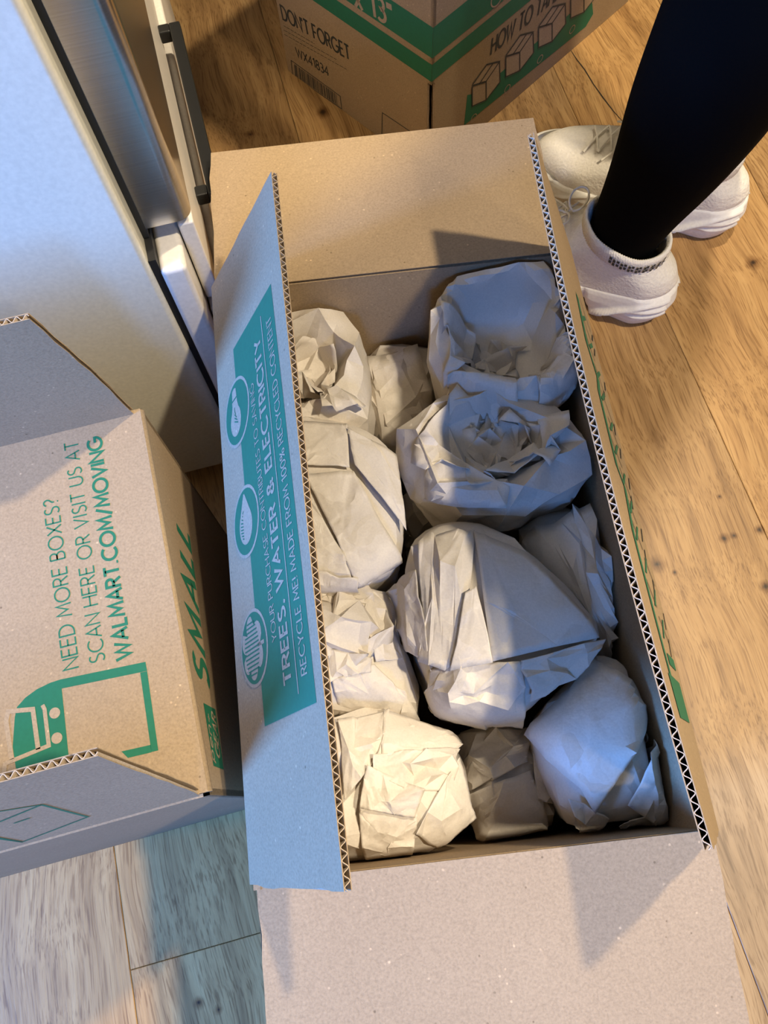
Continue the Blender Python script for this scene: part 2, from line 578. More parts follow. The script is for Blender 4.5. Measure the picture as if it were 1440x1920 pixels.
def ribbon(mb, P, w, O, ex, ey, closed=False):
    """flat stroke of width w along the 2D points P in the frame O, ex, ey"""
    P = np.asarray(P, float)
    keep = [0] + [i for i in range(1, len(P)) if np.linalg.norm(P[i] - P[i - 1]) > 1e-7]
    P = P[keep]
    if len(P) < 2:
        return
    loop = np.linalg.norm(P[0] - P[-1]) < 1e-6
    d = np.diff(P, axis=0)
    d /= np.linalg.norm(d, axis=1)[:, None]
    n = np.stack([-d[:, 1], d[:, 0]], 1)
    L, R = [], []
    for i in range(len(P)):
        a = n[i - 1] if i > 0 else (n[-1] if loop else n[0])
        b = n[i] if i < len(n) else (n[0] if loop else n[-1])
        mvec = a + b
        ln = np.linalg.norm(mvec)
        mvec = mvec / ln if ln > 1e-6 else a
        k = 1.0 / max(0.42, float(mvec @ b))
        L.append(P[i] + mvec * w / 2 * k)
        R.append(P[i] - mvec * w / 2 * k)
    G = np.array([[O + l[0] * ex + l[1] * ey, O + r[0] * ex + r[1] * ey] for l, r in zip(L, R)])
    mb.grid(G)


def text(mb, s, A, B, top, weight, n, lift=0.0002, slant=0.0, gap=0.2):
    """letters of s from A to B (baseline ends, points in the room); top: a point at cap height"""
    A, B, top = map(np.asarray, (A, B, top))
    ex = B - A
    Lb = np.linalg.norm(ex)
    ex = ex / Lb
    h = top - A
    h = h - (h @ ex) * ex
    hh = np.linalg.norm(h)
    ey = h / hh
    adv = []
    x = 0
    for ch in s:
        adv.append(x)
        x += GL[ch][0] + gap
    x -= gap
    sx = Lb / (x * hh)
    for ch, x0 in zip(s, adv):
        for st in GL[ch][1]:
            P = [((x0 + px + slant * py) * sx * hh, py * hh) for px, py in st]
            ribbon(mb, P, weight * hh, A + n * lift, ex, ey)


def poly(mb, pts, n, lift=0.0002):
    mb.add([np.asarray(p) + n * lift for p in pts], [tuple(range(len(pts)))])


def disc(mb, c, ex, ey, rx, ry, n, lift, a0=0, a1=360, k=36):
    pts = [c + ex * rx * math.cos(math.radians(a0 + (a1 - a0) * i / k)) + ey * ry * math.sin(math.radians(a0 + (a1 - a0) * i / k)) for i in range(k)]
    poly(mb, pts, n, lift)


def unit(v):
    v = np.asarray(v, float)
    return v / np.linalg.norm(v)


# ------------------------------------------------------------------ corrugated flaps and walls
T = 0.0042
PITCHF = 0.0058


def flap(name, A, B, dirv, depth, n, parent, mat_out=None, mat_in=None, bow=0.0, trim=(0, 0), seed=0, label=None, curl=0.0):
    """panel hinged on the line A-B, reaching `depth` along dirv; n = outer face normal.
    Two liners with a fluted sheet between them; the cut edge opposite the hinge shows the flutes."""
    A, B = np.asarray(A, float), np.asarray(B, float)
    u = B - A
    Lu = np.linalg.norm(u)
    u = u / Lu
    dirv = unit(dirv)
    rg = np.random.default_rng(seed)
    nu, nv = 24, 10
    jl = np.cumsum(rg.normal(0, .00035, nv + 1))
    jr = np.cumsum(rg.normal(0, .00035, nv + 1))
    rough_l, rough_r = rg.normal(0, .0004, nv + 1), rg.normal(0, .0004, nv + 1)

    def surf(s, t, off):
        i = min(int(t * nv + .5), nv)
        a = trim[0] * t + jl[i] + rough_l[i]
        b = Lu - trim[1] * t + jr[i] + rough_r[i]
        x = a + (b - a) * s
        z = bow * 4 * s * (1 - s) * t + curl * t * t
        return A + u * x + dirv * depth * t + n * (off + z)

    mb = MB()
    th = 0.0005
    for o0, o1 in ((T / 2 - th, T / 2), (-T / 2, -T / 2 + th)):
        top = np.array([[surf(i / nu, j / nv, o1) for j in range(nv + 1)] for i in range(nu + 1)])
        bot = np.array([[surf(i / nu, j / nv, o0) for j in range(nv + 1)] for i in range(nu + 1)])
        right = np.dot(np.cross(u, dirv), n) > 0
        mb.grid(top, flip=not right)
        mb.grid(bot, flip=right)
        for e in (0, nu):
            mb.grid(np.array([bot[e], top[e]]), flip=(e == 0) ^ (not right))
        for e in (0, nv):
            mb.grid(np.array([bot[:, e], top[:, e]]), flip=(e == nv) ^ (not right))
    o = mb.build(name, mat_out or M_CARD, parent, label=label)
    core = MB()
    per = max(4, int(Lu / PITCHF))
    k = 8
    amp = T / 2 - th - 0.0001
    prof = []
    for i in range(per * k + 1):
        s = i / (per * k)
        prof.append((s, amp * math.sin(2 * math.pi * i / k)))
    xs = np.array([p[0] * Lu for p in prof])
    zs = np.array([p[1] for p in prof])
    dx, dz = np.gradient(xs), np.gradient(zs)
    ln = np.hypot(dx, dz)
    nx, nz = -dz / ln, dx / ln
    w = 0.00022
    rows = []
    for t in (0.02, 0.5, 0.9995):
        up_ = np.array([surf((x + w * a) / Lu, t, z + w * b) for x, z, a, b in zip(xs, zs, nx, nz)])
        dn_ = np.array([surf((x - w * a) / Lu, t, z - w * b) for x, z, a, b in zip(xs, zs, nx, nz)])
        rows.append((up_, dn_))
    core.grid(np.array([r[0] for r in rows]))
    core.grid(np.array([r[1] for r in rows]), flip=True)
    core.grid(np.array([rows[2][0], rows[2][1]]))
    core.build('corrugated_core', M_CORE, o)
    return o


IN = 0.0254
HB = 13 * IN
HX, HY, SK = 0.2783 / 2, 17 * IN / 2, -0.0191


def wall(name, A, B, z0, z1, inward, parent, mat=None, t=T):
    A, B = np.asarray(A, float), np.asarray(B, float)
    mb = MB()
    u = B - A
    w = unit(inward) * t
    o = np.array([A[0], A[1], z0])
    if np.dot(np.cross(u, w), UP) < 0:
        o, u = np.array([B[0], B[1], z0]), -u
    mb.box(o, np.array([u[0], u[1], 0]), np.array([w[0], w[1], 0]), UP * (z1 - z0))
    return mb.build(name, mat or M_CARD, parent)


# ------------------------------------------------------------------ the open box in the middle
def C0(i, j, z=HB):
    return np.array([i * HX + j * HY * SK, j * HY, z])


box = empty('moving_box', (0, 0, 0), 'large open cardboard moving box full of paper-wrapped parcels', 'box', 'cardboard moving boxes')
CN = {(i, j): C0(i, j) for i in (-1, 1) for j in (-1, 1)}
wall('wall_panel', CN[(-1, -1)], CN[(-1, 1)], 0.0, HB, (1, 0, 0), box)
wall('wall_panel', CN[(1, -1)], CN[(1, 1)], 0.0, HB, (-1, 0, 0), box)
wall('wall_panel', CN[(-1, 1)], CN[(1, 1)], 0.0, HB - T, (0, -1, 0), box)
wall('wall_panel', CN[(-1, -1)], CN[(1, -1)], 0.0, HB - T, (0, 1, 0), box)
bt = MB()
bt.box(C0(-1, -1, 0.0), C0(1, -1, 0) - C0(-1, -1, 0), C0(-1, 1, 0) - C0(-1, -1, 0), UP * T)
bt.build('bottom_panel', M_CARD, box)

FLR, FLE = 0.1313, 5.5 * IN
aL, aR, aF, aN = 0.520, 0.369, -0.0476, -0.1391
# left flap leans inward
dL = np.array([math.sin(aL), 0, math.cos(aL)])
uL = unit(C0(-1, 1) - C0(-1, -1))
nL = unit(np.cross(uL, dL))
if nL[0] > 0:
    nL = -nL
A, B = C0(-1, -1) + uL * .003, C0(-1, 1) - uL * .003
fl_left = flap('flap', A, B, dL, FLR, nL, box, seed=1, label='inward leaning flap with a green printed panel')
BOWR = -0.005
dR = np.array([-math.sin(aR), 0, math.cos(aR)])
nR = unit(np.cross(uL, dR))
if nR[0] < 0:
    nR = -nR
fl_right = flap('flap', C0(1, -1) + uL * .003, C0(1, 1) - uL * .003, dR, FLR, nR, box, seed=2, bow=BOWR)
dF = np.array([0, math.cos(aF), math.sin(aF)])
uF = unit(C0(1, 1) - C0(-1, 1))
nF = unit(np.cross(uF, dF))
OF = np.array([0, -T, -T / 2])
fl_far = flap('flap', C0(-1, 1) + OF + uF * .001, C0(1, 1) + OF - uF * .001, dF, FLE + T, -abs(1) * nF if nF[2] > 0 else nF, box, M_CARD, seed=3)
dN = np.array([0, -math.cos(aN), math.sin(aN)])
nN = unit(np.cross(uF, dN))
ON = np.array([0, T, -T / 2])
fl_near = flap('flap', C0(-1, -1) + ON + uF * .002, C0(1, -1) + ON - uF * .002, dN, FLE + T, nN if nN[2] < 0 else -nN, box, M_CARD, seed=4)

# printing on the left flap (outer face)
PL = C0(-1, -1) + nL * (T / 2)


def fL(x, y):
    return at_plane(x, y, PL, nL)


eu = uL          # reading direction
ev = unit(np.cross(nL, uL))
if ev[2] > 0:
    ev = -ev     # toward the hinge = letter tops
g = MB()
poly(g, [fL(508, 532), fL(437.6, 655.5), fL(497, 1362), fL(594, 1317)], nL, 0.00015)
g.build('printed_panel', M_GREEN, fl_left)


def circ(c_px, r_px_y0, r_px_y1):
    c = fL(*c_px)
    a, b_ = fL(c_px[0], r_px_y0), fL(c_px[0], r_px_y1)
    return c, abs((a - b_) @ eu) / 2


def one(name, mat, parent, fn, label=None):
    mb = MB()
    fn(mb)
    return mb.build(name, mat, parent, label=label)


L3 = 0.00055
IC = [circ((cx, (y0 + y1) / 2), y0, y1) for (cx, y0, y1) in [(445, 706, 840), (462, 907, 1048), (477, 1138, 1291)]]
for c, r in IC:
    one('icon_ring', M_REV, fl_left, lambda mb: disc(mb, c, eu, ev, r, r, nL, 0.0003))
    one('icon_disc', M_GREEN, fl_left, lambda mb: disc(mb, c, eu, ev, r * .91, r * .91, nL, 0.00042))
(c, r), (c2, r2), (c3, r3) = IC
# light bulb: base toward the reading direction
bp_ = arc(-.22, 0, .44, .42, 42, 318, 22) + [(.3, -.2), (.42, -.2), (.42, .2), (.3, .2)]
one('light_bulb_icon', M_REV, fl_left, lambda mb: poly(mb, [c + eu * r * p[0] - ev * r * p[1] + ev * r * .1 for p in bp_], nL, L3))
one('bulb_base_icon', M_REV, fl_left, lambda mb: poly(mb, [c + eu * r * p[0] + ev * r * p[1] + ev * r * .1 for p in [(.47, -.18), (.74, -.15), (.78, 0), (.74, .15), (.47, .18)]], nL, L3))
dp = arc(-.12, 0, .52, .50, 62, 298, 22) + [(.78, -.04), (.78, .04)]
one('drop_icon', M_REV, fl_left, lambda mb: poly(mb, [c2 + eu * r2 * p[0] - ev * r2 * p[1] for p in dp], nL, L3))
tp = [p for a0, cx, cy, rr in [(250, -.05, -.42, .26), (300, .32, -.24, .26), (-20, .38, .2, .26), (40, .02, .44, .26), (120, -.4, .24, .28), (190, -.42, -.2, .28)] for p in arc(cx, cy, rr, rr, a0 - 70, a0 + 70, 6)]
tp = sorted(tp, key=lambda p: math.atan2(p[1], p[0]))
one('tree_icon', M_REV, fl_left, lambda mb: poly(mb, [c3 + ev * r3 * (p[0] * 1.1 + .12) + eu * r3 * p[1] * 1.2 for p in tp], nL, L3))
one('tree_trunk_icon', M_REV, fl_left, lambda mb: poly(mb, [c3 + ev * r3 * p[0] + eu * r3 * p[1] for p in [(-.76, -.05), (-.3, -.05), (-.3, .05), (-.76, .05)]], nL, L3))
hl = MB()
for i in range(5):
    ribbon(hl, [(-.34 + .1 * i, -.18 + .05 * i), (-.2 + .1 * i, .1 - .02 * i)], .035, c + nL * .0007 + ev * r * .1, eu * r, ev * r)
for i in range(9):
    ribbon(hl, [(-.45 + .09 * i, .18), (-.40 + .09 * i, .40 - .002 * (i - 3) ** 2 * 6)], .035, c2 + nL * .0007, eu * r2, ev * r2)
for i in range(13):
    x = -.66 + .11 * i
    h = .58 * math.sqrt(max(0, 1 - (x / .78) ** 2))
    ribbon(hl, [(x, -h + .16), (x, h + .05)], .04, c3 + nL * .0007, eu * r3, ev * r3)
hl.build('icon_hatching', M_GREEN, fl_left)['kind'] = 'stuff'
one('printed_text', M_REV, fl_left, lambda mb: text(mb, 'YOUR PURCHASE CONTRIBUTES TO SAVING', fL(520, 1199), fL(476, 717), fL(511.5, 1201.5), .11, nL, .0004), 'thin pale lettering on the green panel')
one('printed_text', M_REV, fl_left, lambda mb: text(mb, 'TREES, WATER & ELECTRICITY', fL(548, 1279), fL(488, 630), fL(534.5, 1284), .20, nL, .0004), 'bold pale lettering on the green panel')
one('printed_text', M_REV, fl_left, lambda mb: text(mb, 'RECYCLE ME! MADE FROM 100% RECYCLED CONTENT', fL(577, 1261), fL(508, 590), fL(566.5, 1265), .13, nL, .0004), 'pale lettering under the line on the green panel')
ra, rb = fL(561, 1301), fL(489.5, 593)
rv = unit(rb - ra)
one('printed_rule', M_REV, fl_left, lambda mb: ribbon(mb, [(0, 0), (np.linalg.norm(rb - ra), 0)], .0011, ra + nL * .0004, rv, unit(np.cross(nL, rv))))

# printing on the outer face of the right flap, seen edge-on
PR = C0(1, -1) + nR * (T / 2)


def sR(s, t):
    return C0(1, -1) + uL * (s * 2 * HY) + dR * (t * FLR) + nR * (T / 2 + BOWR * 4 * s * (1 - s) * t)


rr_ = random.Random(9)


def strip_r(mb, pts, w, n=6):
    """narrow printed band along (s, t) points of the right flap"""
    rows = []
    for (s0, t0), (s1, t1) in zip(pts[:-1], pts[1:]):
        for k in range(n + 1):
            q = k / n
            s_, t_ = s0 + (s1 - s0) * q, t0 + (t1 - t0) * q
            rows.append([sR(s_, t_ - w / 2) + nR * .0004, sR(s_, t_ + w / 2) + nR * .0004])
    mb.grid(np.array(rows))


one('printed_block', M_GREEN, fl_right, lambda mb: strip_r(mb, [(.150, .46), (.205, .46)], .52))
one('printed_block', M_GREEN, fl_right, lambda mb: strip_r(mb, [(.222, .34), (.238, .34)], .30))
one('printed_rule', M_GREEN, fl_right, lambda mb: strip_r(mb, [(.205, .62), (.40, .60), (.48, .44), (.50, .58), (.62, .56), (.66, .44), (.70, .58), (.80, .50)], .075))
pr = MB()
for i in range(26):
    s0 = .24 + .022 * i
    t0 = .14 + .25 * rr_.random()
    strip_r(pr, [(s0, t0), (s0 + .03, t0 + (.18 if i % 2 else -.12) + .05 * rr_.random())], .03, 2)
pr.build('printed_lines', M_INKDARK, fl_right)['kind'] = 'stuff'
pr = MB()
for i in range(12):
    s0 = .26 + .045 * i
    t0 = .42 + .1 * rr_.random()
    strip_r(pr, [(s0, t0), (s0 + .035, t0 - .2)], .05, 3)
pr.build('printed_streaks', M_GREEN, fl_right)['kind'] = 'stuff'

# ------------------------------------------------------------------ the small box at the left
TS = math.radians(8.6)
SX = np.array([math.cos(TS), math.sin(TS), 0])
SY = np.array([-math.sin(TS), math.cos(TS), 0])
S0 = np.array([-.1600, -.1591, 0.0])        # near right corner on the floor
WS, LS = 11 * IN, 17 * IN
sbox = empty('moving_box', tuple(S0), 'half-closed small cardboard box with green lettering, left of the open box', 'box', 'cardboard moving boxes')


def S(a, b, z):
    return S0 + SX * a + SY * b + UP * z


wall('wall_panel', S(0, 0, 0), S(0, WS, 0), 0, HB - .004, -SX, sbox)
wall('wall_panel', S(-LS, 0, 0), S(-LS, WS, 0), 0, HB - .004, SX, sbox)
w_near = wall('wall_panel', S(-LS, 0, 0), S(0, 0, 0), 0, HB - .004, SY, sbox)
wall('wall_panel', S(-LS, WS, 0), S(0, WS, 0), 0, HB - .004, -SY, sbox)
bt = MB()
bt.box(S(-LS, 0, 0), SX * LS, SY * WS, UP * T)
bt.build('bottom_panel', M_CARD, sbox)
fl_top = flap('flap', S(0, .002, HB - T / 2), S(0, WS - .002, HB - T / 2), -SX, FLE, UP, sbox, seed=11, label='closed end flap with green lettering')
flap('flap', S(-LS, WS - .002, HB - T / 2), S(-LS, .002, HB - T / 2), SX, FLE, UP, sbox, seed=12)
hg = MB()                                   # rounded score line along the right edge
hg.tube([S(-.0025, .002, HB - .0045), S(-.0025, WS - .002, HB - .0045)], .0044, 12)
hg.build('score_line', M_CARD, sbox, smooth=True)
an = math.radians(8)
dSn = SY * math.sin(an) + UP * math.cos(an)
nSn = -SY * math.cos(an) + UP * math.sin(an)
fl_sn = flap('flap', S(-.004, .003, HB), S(-LS, .003, HB), dSn, FLE, nSn, sbox, seed=13, trim=(.010, 0))
af = math.radians(-3)
dSf = SY * math.sin(af) + UP * math.cos(af)
nSf = SY * math.cos(af) - UP * math.sin(af)
flap('flap', S(-.005, WS - .003, HB), S(-LS, WS - .003, HB), dSf, FLE, nSf, sbox, seed=14, trim=(.016, 0))

PT = S(0, 0, HB)


def fT(x, y):
    return at_plane(x, y, PT, UP)


one('printed_text', M_GREEN, fl_top, lambda mb: text(mb, 'NEED MORE BOXES?', fT(148, 1250), fT(108, 933), fT(119, 1255), .105, UP))
one('printed_text', M_GREEN, fl_top, lambda mb: text(mb, 'SCAN HERE OR VISIT US AT', fT(197, 1238), fT(146, 826), fT(169, 1243), .105, UP))
one('printed_text', M_GREEN, fl_top, lambda mb: text(mb, 'WALMART.COM/MOVING', fT(246, 1232), fT(189, 819), fT(218, 1238), .20, UP))
# cart emblem and the empty code frame
em = MB()


def quadline(mb, pts, w, n=UP, lift=.0002, f=fT):
    P = [f(*p) for p in pts]
    O = P[0]
    ex = unit(P[1] - P[0])
    ey = np.cross(n, ex)
    ribbon(mb, [((p - O) @ ex, (p - O) @ ey) for p in P], w, O + n * lift, ex, ey)


arcp = [fT(*p) for p in [(273, 1241), (276, 1258), (116, 1291), (131, 1436), (55, 1452), (30, 1440), (24, 1400), (28, 1345), (32, 1326), (48, 1308), (70, 1292), (95, 1280), (114, 1274)]]
poly(em, arcp, UP)
poly(em, [fT(276.05, 1258.5), fT(297, 1407), fT(284, 1410), fT(263, 1261.2)], UP)
poly(em, [fT(284.2, 1410.6), fT(240, 1421), fT(228, 1409), fT(282.6, 1396.6)], UP)
em.build('printed_emblem', M_GREEN, fl_top)
ct = MB()
quadline(ct, [(8, 1450), (10, 1432), (92, 1398), (84, 1330), (80, 1322)], .0026, lift=.0004)
quadline(ct, [(22, 1424), (12, 1352), (16, 1334), (62, 1330), (72, 1405)], .0030, lift=.0004)
for cpx in [(103, 1337), (107, 1384)]:
    c_ = fT(*cpx)
    disc(ct, c_, SX, SY, .0035, .0035, UP, .0004)
ct.build('cart_emblem', M_REV, fl_top)
# side wall: size word and maker's plate
PSD = S(0, 0, 0)


def fS(x, y):
    return at_plane(x, y, PSD, SX)


tx = MB()
text(tx, 'SMALL', fS(393, 1292), fS(353, 1003), fS(372, 1302), .19, SX, gap=.32)
tx.build('printed_text', M_GREEN, sbox)
pg = MB()
poly(pg, [fS(381, 1318), fS(403, 1330), fS(419, 1443), fS(400, 1436)], SX, .0002)
pg.build('maker_plate', M_GREEN, sbox)
one('printed_text', M_REV, sbox, lambda mb: text(mb, 'pen+', fS(402, 1428), fS(392, 1342), fS(396, 1427), .16, SX, .0004))
one('printed_text', M_REV, sbox, lambda mb: text(mb, 'GEAR', fS(412, 1424), fS(403, 1344), fS(405, 1424), .17, SX, .0004))
# box pictogram on the near flap
PSN = S(0, .003, HB) + nSn * (T / 2)


def fSN(x, y):
    return at_plane(x, y, PSN, nSn)


pc = MB()
for pts in ([(-60, 1530), (78, 1508), (165, 1531), (42, 1578), (-60, 1560)], [(78, 1508), (-20, 1548)], [(42, 1578), (-30, 1568)], [(26, 1543), (56, 1533)]):
    quadline(pc, pts, .0016, nSn, .0003, fSN)
pc.build('printed_pictogram', M_GREEN, fl_sn)

# ------------------------------------------------------------------ the far box standing on its bottom flaps
TF = math.radians(39.8)
FX = np.array([math.cos(TF), math.sin(TF), 0])
FY = np.array([-math.sin(TF), math.cos(TF), 0])
F0 = np.array([.0835, .606, 0.0])
fbox = empty('moving_box', tuple(F0), 'cardboard box with two wide green stripes standing behind the open box', 'box', 'cardboard moving boxes')


def Fp(a, b, z):
    return F0 + FX * a + FY * b + UP * z


ZF = 0.1397
wall('wall_panel', Fp(0, 0, 0), Fp(LS, 0, 0), ZF, ZF + HB, FY, fbox)
wall('wall_panel', Fp(0, WS, 0), Fp(LS, WS, 0), ZF, ZF + HB, -FY, fbox)
wall('wall_panel', Fp(0, 0, 0), Fp(0, WS, 0), ZF, ZF + HB, FX, fbox)
wall('wall_panel', Fp(LS, 0, 0), Fp(LS, WS, 0), ZF, ZF + HB, -FX, fbox)
bt = MB()
bt.box(Fp(0, 0, ZF + HB - T), FX * LS, FY * WS, UP * T)
bt.build('top_panel', M_CARD, fbox)
g_ = .006
flap('flap', Fp(g_, T / 2, ZF), Fp(LS - g_, T / 2, ZF), -UP, ZF - .0005, -FY, fbox, seed=21)
flap('flap', Fp(g_, WS - T / 2, ZF), Fp(LS - g_, WS - T / 2, ZF), -UP, ZF - .0005, FY, fbox, seed=22)
flap('flap', Fp(T / 2, g_, ZF), Fp(T / 2, WS - g_, ZF), -UP, ZF - .0005, -FX, fbox, seed=23)
flap('flap', Fp(LS - T / 2, g_, ZF), Fp(LS - T / 2, WS - g_, ZF), -UP, ZF - .0005, FX, fbox, seed=24)
PFR = Fp(0, 0, 0)


def fR(x, y):
    return at_plane(x, y, PFR, -FY)


def fLf(x, y):
    return at_plane(x, y, PFR, -FX)


z1a, z1b = fR(806, 57)[2], fR(806, 113)[2]
z2a, z2b = fR(806, 125)[2], fR(806, 156)[2]
for zb, za in ((z1b, z1a), (z2b, z2a)):
    one('printed_stripe', M_GREEN, fbox, lambda mb: poly(mb, [Fp(0, 0, zb), Fp(LS, 0, zb), Fp(LS, 0, za), Fp(0, 0, za)], -FY))
    one('printed_stripe', M_GREEN, fbox, lambda mb: poly(mb, [Fp(0, WS, zb), Fp(0, 0, zb), Fp(0, 0, za), Fp(0, WS, za)], -FX))
tx = MB()
text(tx, 'x 13"', fLf(667, 12), fLf(737, 50), fLf(677, -22), .17, -FX, .0004)
tx.build('printed_text', M_REV, fbox)
ci = MB()
cc = fR(932, -6)
for k_, r_ in ((0, .0105),):
    ribbon(ci, [(math.cos(a_ / 18 * math.pi) * r_, math.sin(a_ / 18 * math.pi) * r_) for a_ in range(37)], .0018, cc - FY * .0004, FX, UP)
ci.build('printed_ring', M_REV, fbox)
one('printed_text', M_INKDARK, fbox, lambda mb: text(mb, 'HOW TO TAPE', fR(920, 103), fR(1044, -2), fR(913, 80), .15, -FY))
one('printed_text', M_INKDARK, fbox, lambda mb: text(mb, "DON'T FORGET", fLf(531, 36), fLf(657, 113), fLf(533, 14), .15, -FX))
one('printed_text', M_INKDARK, fbox, lambda mb: text(mb, 'WX41834', fLf(557, 105), fLf(617, 143), fLf(558, 91), .15, -FX))
tx = MB()
for i, (xa, ya, xb, yb) in enumerate([(532, 48, 590, 82), (532, 56, 632, 112), (533, 64, 650, 130)]):
    a_, b_ = fLf(xa, ya), fLf(xb, yb)
    rv = unit(b_ - a_)
    x_ = 0
    tot = np.linalg.norm(b_ - a_)
    while x_ < tot:
        w_ = .004 + .004 * rr_.random()
        ribbon(tx, [(x_, 0), (min(x_ + w_, tot), 0)], .0007, a_ - FX * .0002, rv, unit(np.cross(-FX, rv)))
        x_ += w_ + .0015
tx.build('small_print', M_INKDARK, fbox)['kind'] = 'stuff'


def frame_on(mb, P, w, n, lift=.0003):
    O = P[0]
    ex = unit(P[1] - P[0])
    ey = np.cross(n, ex)
    Q = [((p - O) @ ex, (p - O) @ ey) for p in P] + [(0, 0)]
    ribbon(mb, Q, w, O + n * lift, ex, ey)


bc = MB()
cr = [fLf(546, 113), fLf(638, 180), fLf(641, 204), fLf(549, 141)]
frame_on(bc, cr, .0012, -FX)
cr2 = [fLf(717, 211), fLf(775, 250), fLf(770, 300), fLf(716, 262)]
frame_on(bc, cr2, .0012, -FX)
x_ = .06
while x_ < .93:
    w_ = rr_.choice([.008, .014, .02])
    p_ = lambda s_, t_: (cr[0] * (1 - s_) + cr[1] * s_) * (1 - t_) + (cr[3] * (1 - s_) + cr[2] * s_) * t_
    poly(bc, [p_(x_, .92), p_(x_ + w_, .92), p_(x_ + w_, .1), p_(x_, .1)], -FX, .0003)
    x_ += w_ + rr_.choice([.01, .016, .024])
bc.build('barcode', M_INKDARK, fbox)['kind'] = 'stuff'
# taping instructions
gp, ol, wh = MB(), MB(), MB()
strip = [fR(*p) for p in [(871, 232), (872, 180), (884, 176), (900, 205), (1112, 10), (1114, 30), (1100, 48)]]
poly(gp, [fR(870, 235), fR(1098, 50), fR(1112, 26), fR(1110, 2), fR(1075, 20), fR(893, 175), fR(876, 178)], -FY, .0002)
gp.build('printed_panel', M_GREEN, fbox)
for (bx, by, s_) in [(900, 195, 1.0), (963, 140, 1.0), (1024, 85, .98), (1084, 30, .95)]:
    q = lambda dx, dy: fR(bx + dx * s_, by + dy * s_)
    body = [q(-14, 2), q(12, -14), q(38, -48), q(36, -78), q(14, -72), q(-14, -38)]
    poly(wh, [q(-15, 4), q(11, -8), q(11, -42), q(-15, -34)], -FY, .0004)
    poly(wh, [q(-15, -36), q(11, -44), q(36, -80), q(12, -74)], -FY, .0004)
    poly(wh, [q(12, -10), q(37, -42), q(36, -78), q(12, -43)], -FY, .0004)
    for pts in ([(-15, 4), (11, -8), (11, -42), (-15, -34), (-15, 4)], [(-15, -36), (12, -74), (36, -80), (11, -43)], [(11, -8), (37, -42), (36, -79)], [(-2, -38), (24, -77)]):
        quadline(ol, [(bx + a_ * s_, by + b_ * s_) for a_, b_ in pts], .0020, -FY, .0006, fR)
    if bx > 920:
        poly(gp, [q(-12, -20), q(9, -28), q(9, -36), q(-12, -28)], -FY, .0006)
    c_ = q(-12, 26)
    ribbon(wh, [(math.cos(a_ / 12 * math.pi) * .0055, math.sin(a_ / 12 * math.pi) * .0055) for a_ in range(25)], .0013, c_ - FY * .0004, FX, UP)
wh.build('printed_pictogram', M_REV, fbox)['kind'] = 'stuff'
ol.build('pictogram_outline', M_INKDARK, fbox)['kind'] = 'stuff'

# ------------------------------------------------------------------ white kitchen appliance at the left
K0 = np.array([-.175, .205, 0.0])
app = empty('kitchen_appliance', tuple(K0), 'white kitchen appliance with brushed steel door and black bar handle', 'appliance')


def Kp(a, b, z):
    return K0 + KX * a + KY * b + UP * z


def kbox(name, a, b, z, mat, bev=0, parent=app, seg=3, label=None):
    mb = MB()
    mb.box(Kp(a[0], b[0], z[0]), KX * (a[1] - a[0]), KY * (b[1] - b[0]), UP * (z[1] - z[0]))
    o = mb.build(name, mat, parent, label=label)
    if bev:
        bevel(o, bev, seg)
        o.data.polygons.foreach_set('use_smooth', [True] * len(o.data.polygons))
        wn = o.modifiers.new('wn', 'WEIGHTED_NORMAL')
    return o


kbox('body', (-.60, -.005), (0, .60), (.03, 1.75), M_WHITE, .005)
kbox('door_gasket', (-.0055, .0005), (.004, .59), (.05, .376), M_RUBBER)
kbox('door_gasket', (-.0055, -.0005), (.0242, .59), (.377, 1.74), M_RUBBER)
kbox('lower_drawer', (.000, .020), (.0, .60), (.05, .366), M_WHITE_FRONT, .0045)
kbox('drawer_rail', (.021, .033), (.030, .60), (.285, .376), M_WHITE_FRONT, .002)
kbox('drawer_front', (.021, .040), (.022, .60), (.05, .280), M_WHITE_FRONT, .004)
sec = [(-.001, .60), (-.001, .025)] + [(.024 + .010 * math.sin(q), .035 - .010 * math.cos(q)) for q in np.linspace(0, math.pi / 2, 9)] + [(.034, .60)]
sd = MB()
ns = len(sec)
sd.add([Kp(a_, b_, z_) for z_ in (.385, 1.75) for a_, b_ in sec], [tuple(range(ns))[::-1], tuple(range(ns, 2 * ns))] + [(k, (k + 1) % ns, ns + (k + 1) % ns, ns + k) for k in range(ns)])
st_o = sd.build('steel_door', M_STEEL, app, smooth=True, label='brushed steel door with rounded edge')
st_o.data.set_sharp_from_angle(angle=math.radians(40))
for a_, b_ in ((-.05, .05), (-.05, .54), (-.54, .05), (-.54, .54)):
    mb = MB()
    mb.tube([Kp(a_, b_, 0), Kp(a_, b_, .006), Kp(a_, b_, .007), Kp(a_, b_, .034)], [.017, .017, .010, .010], 14)
    mb.build('foot', M_WHITE, app)
hd = MB()
hd.box(Kp(.0435, .115, .298), KX * .0105, KY * .208, UP * .012)
hd.box(Kp(.033, .115, .298), KX * .0106, KY * .011, UP * .012)
hd.box(Kp(.033, .312, .298), KX * .0106, KY * .011, UP * .012)
bevel(hd.build('bar_handle', M_BLACK, app, label='black bar handle'), .0012, 2)

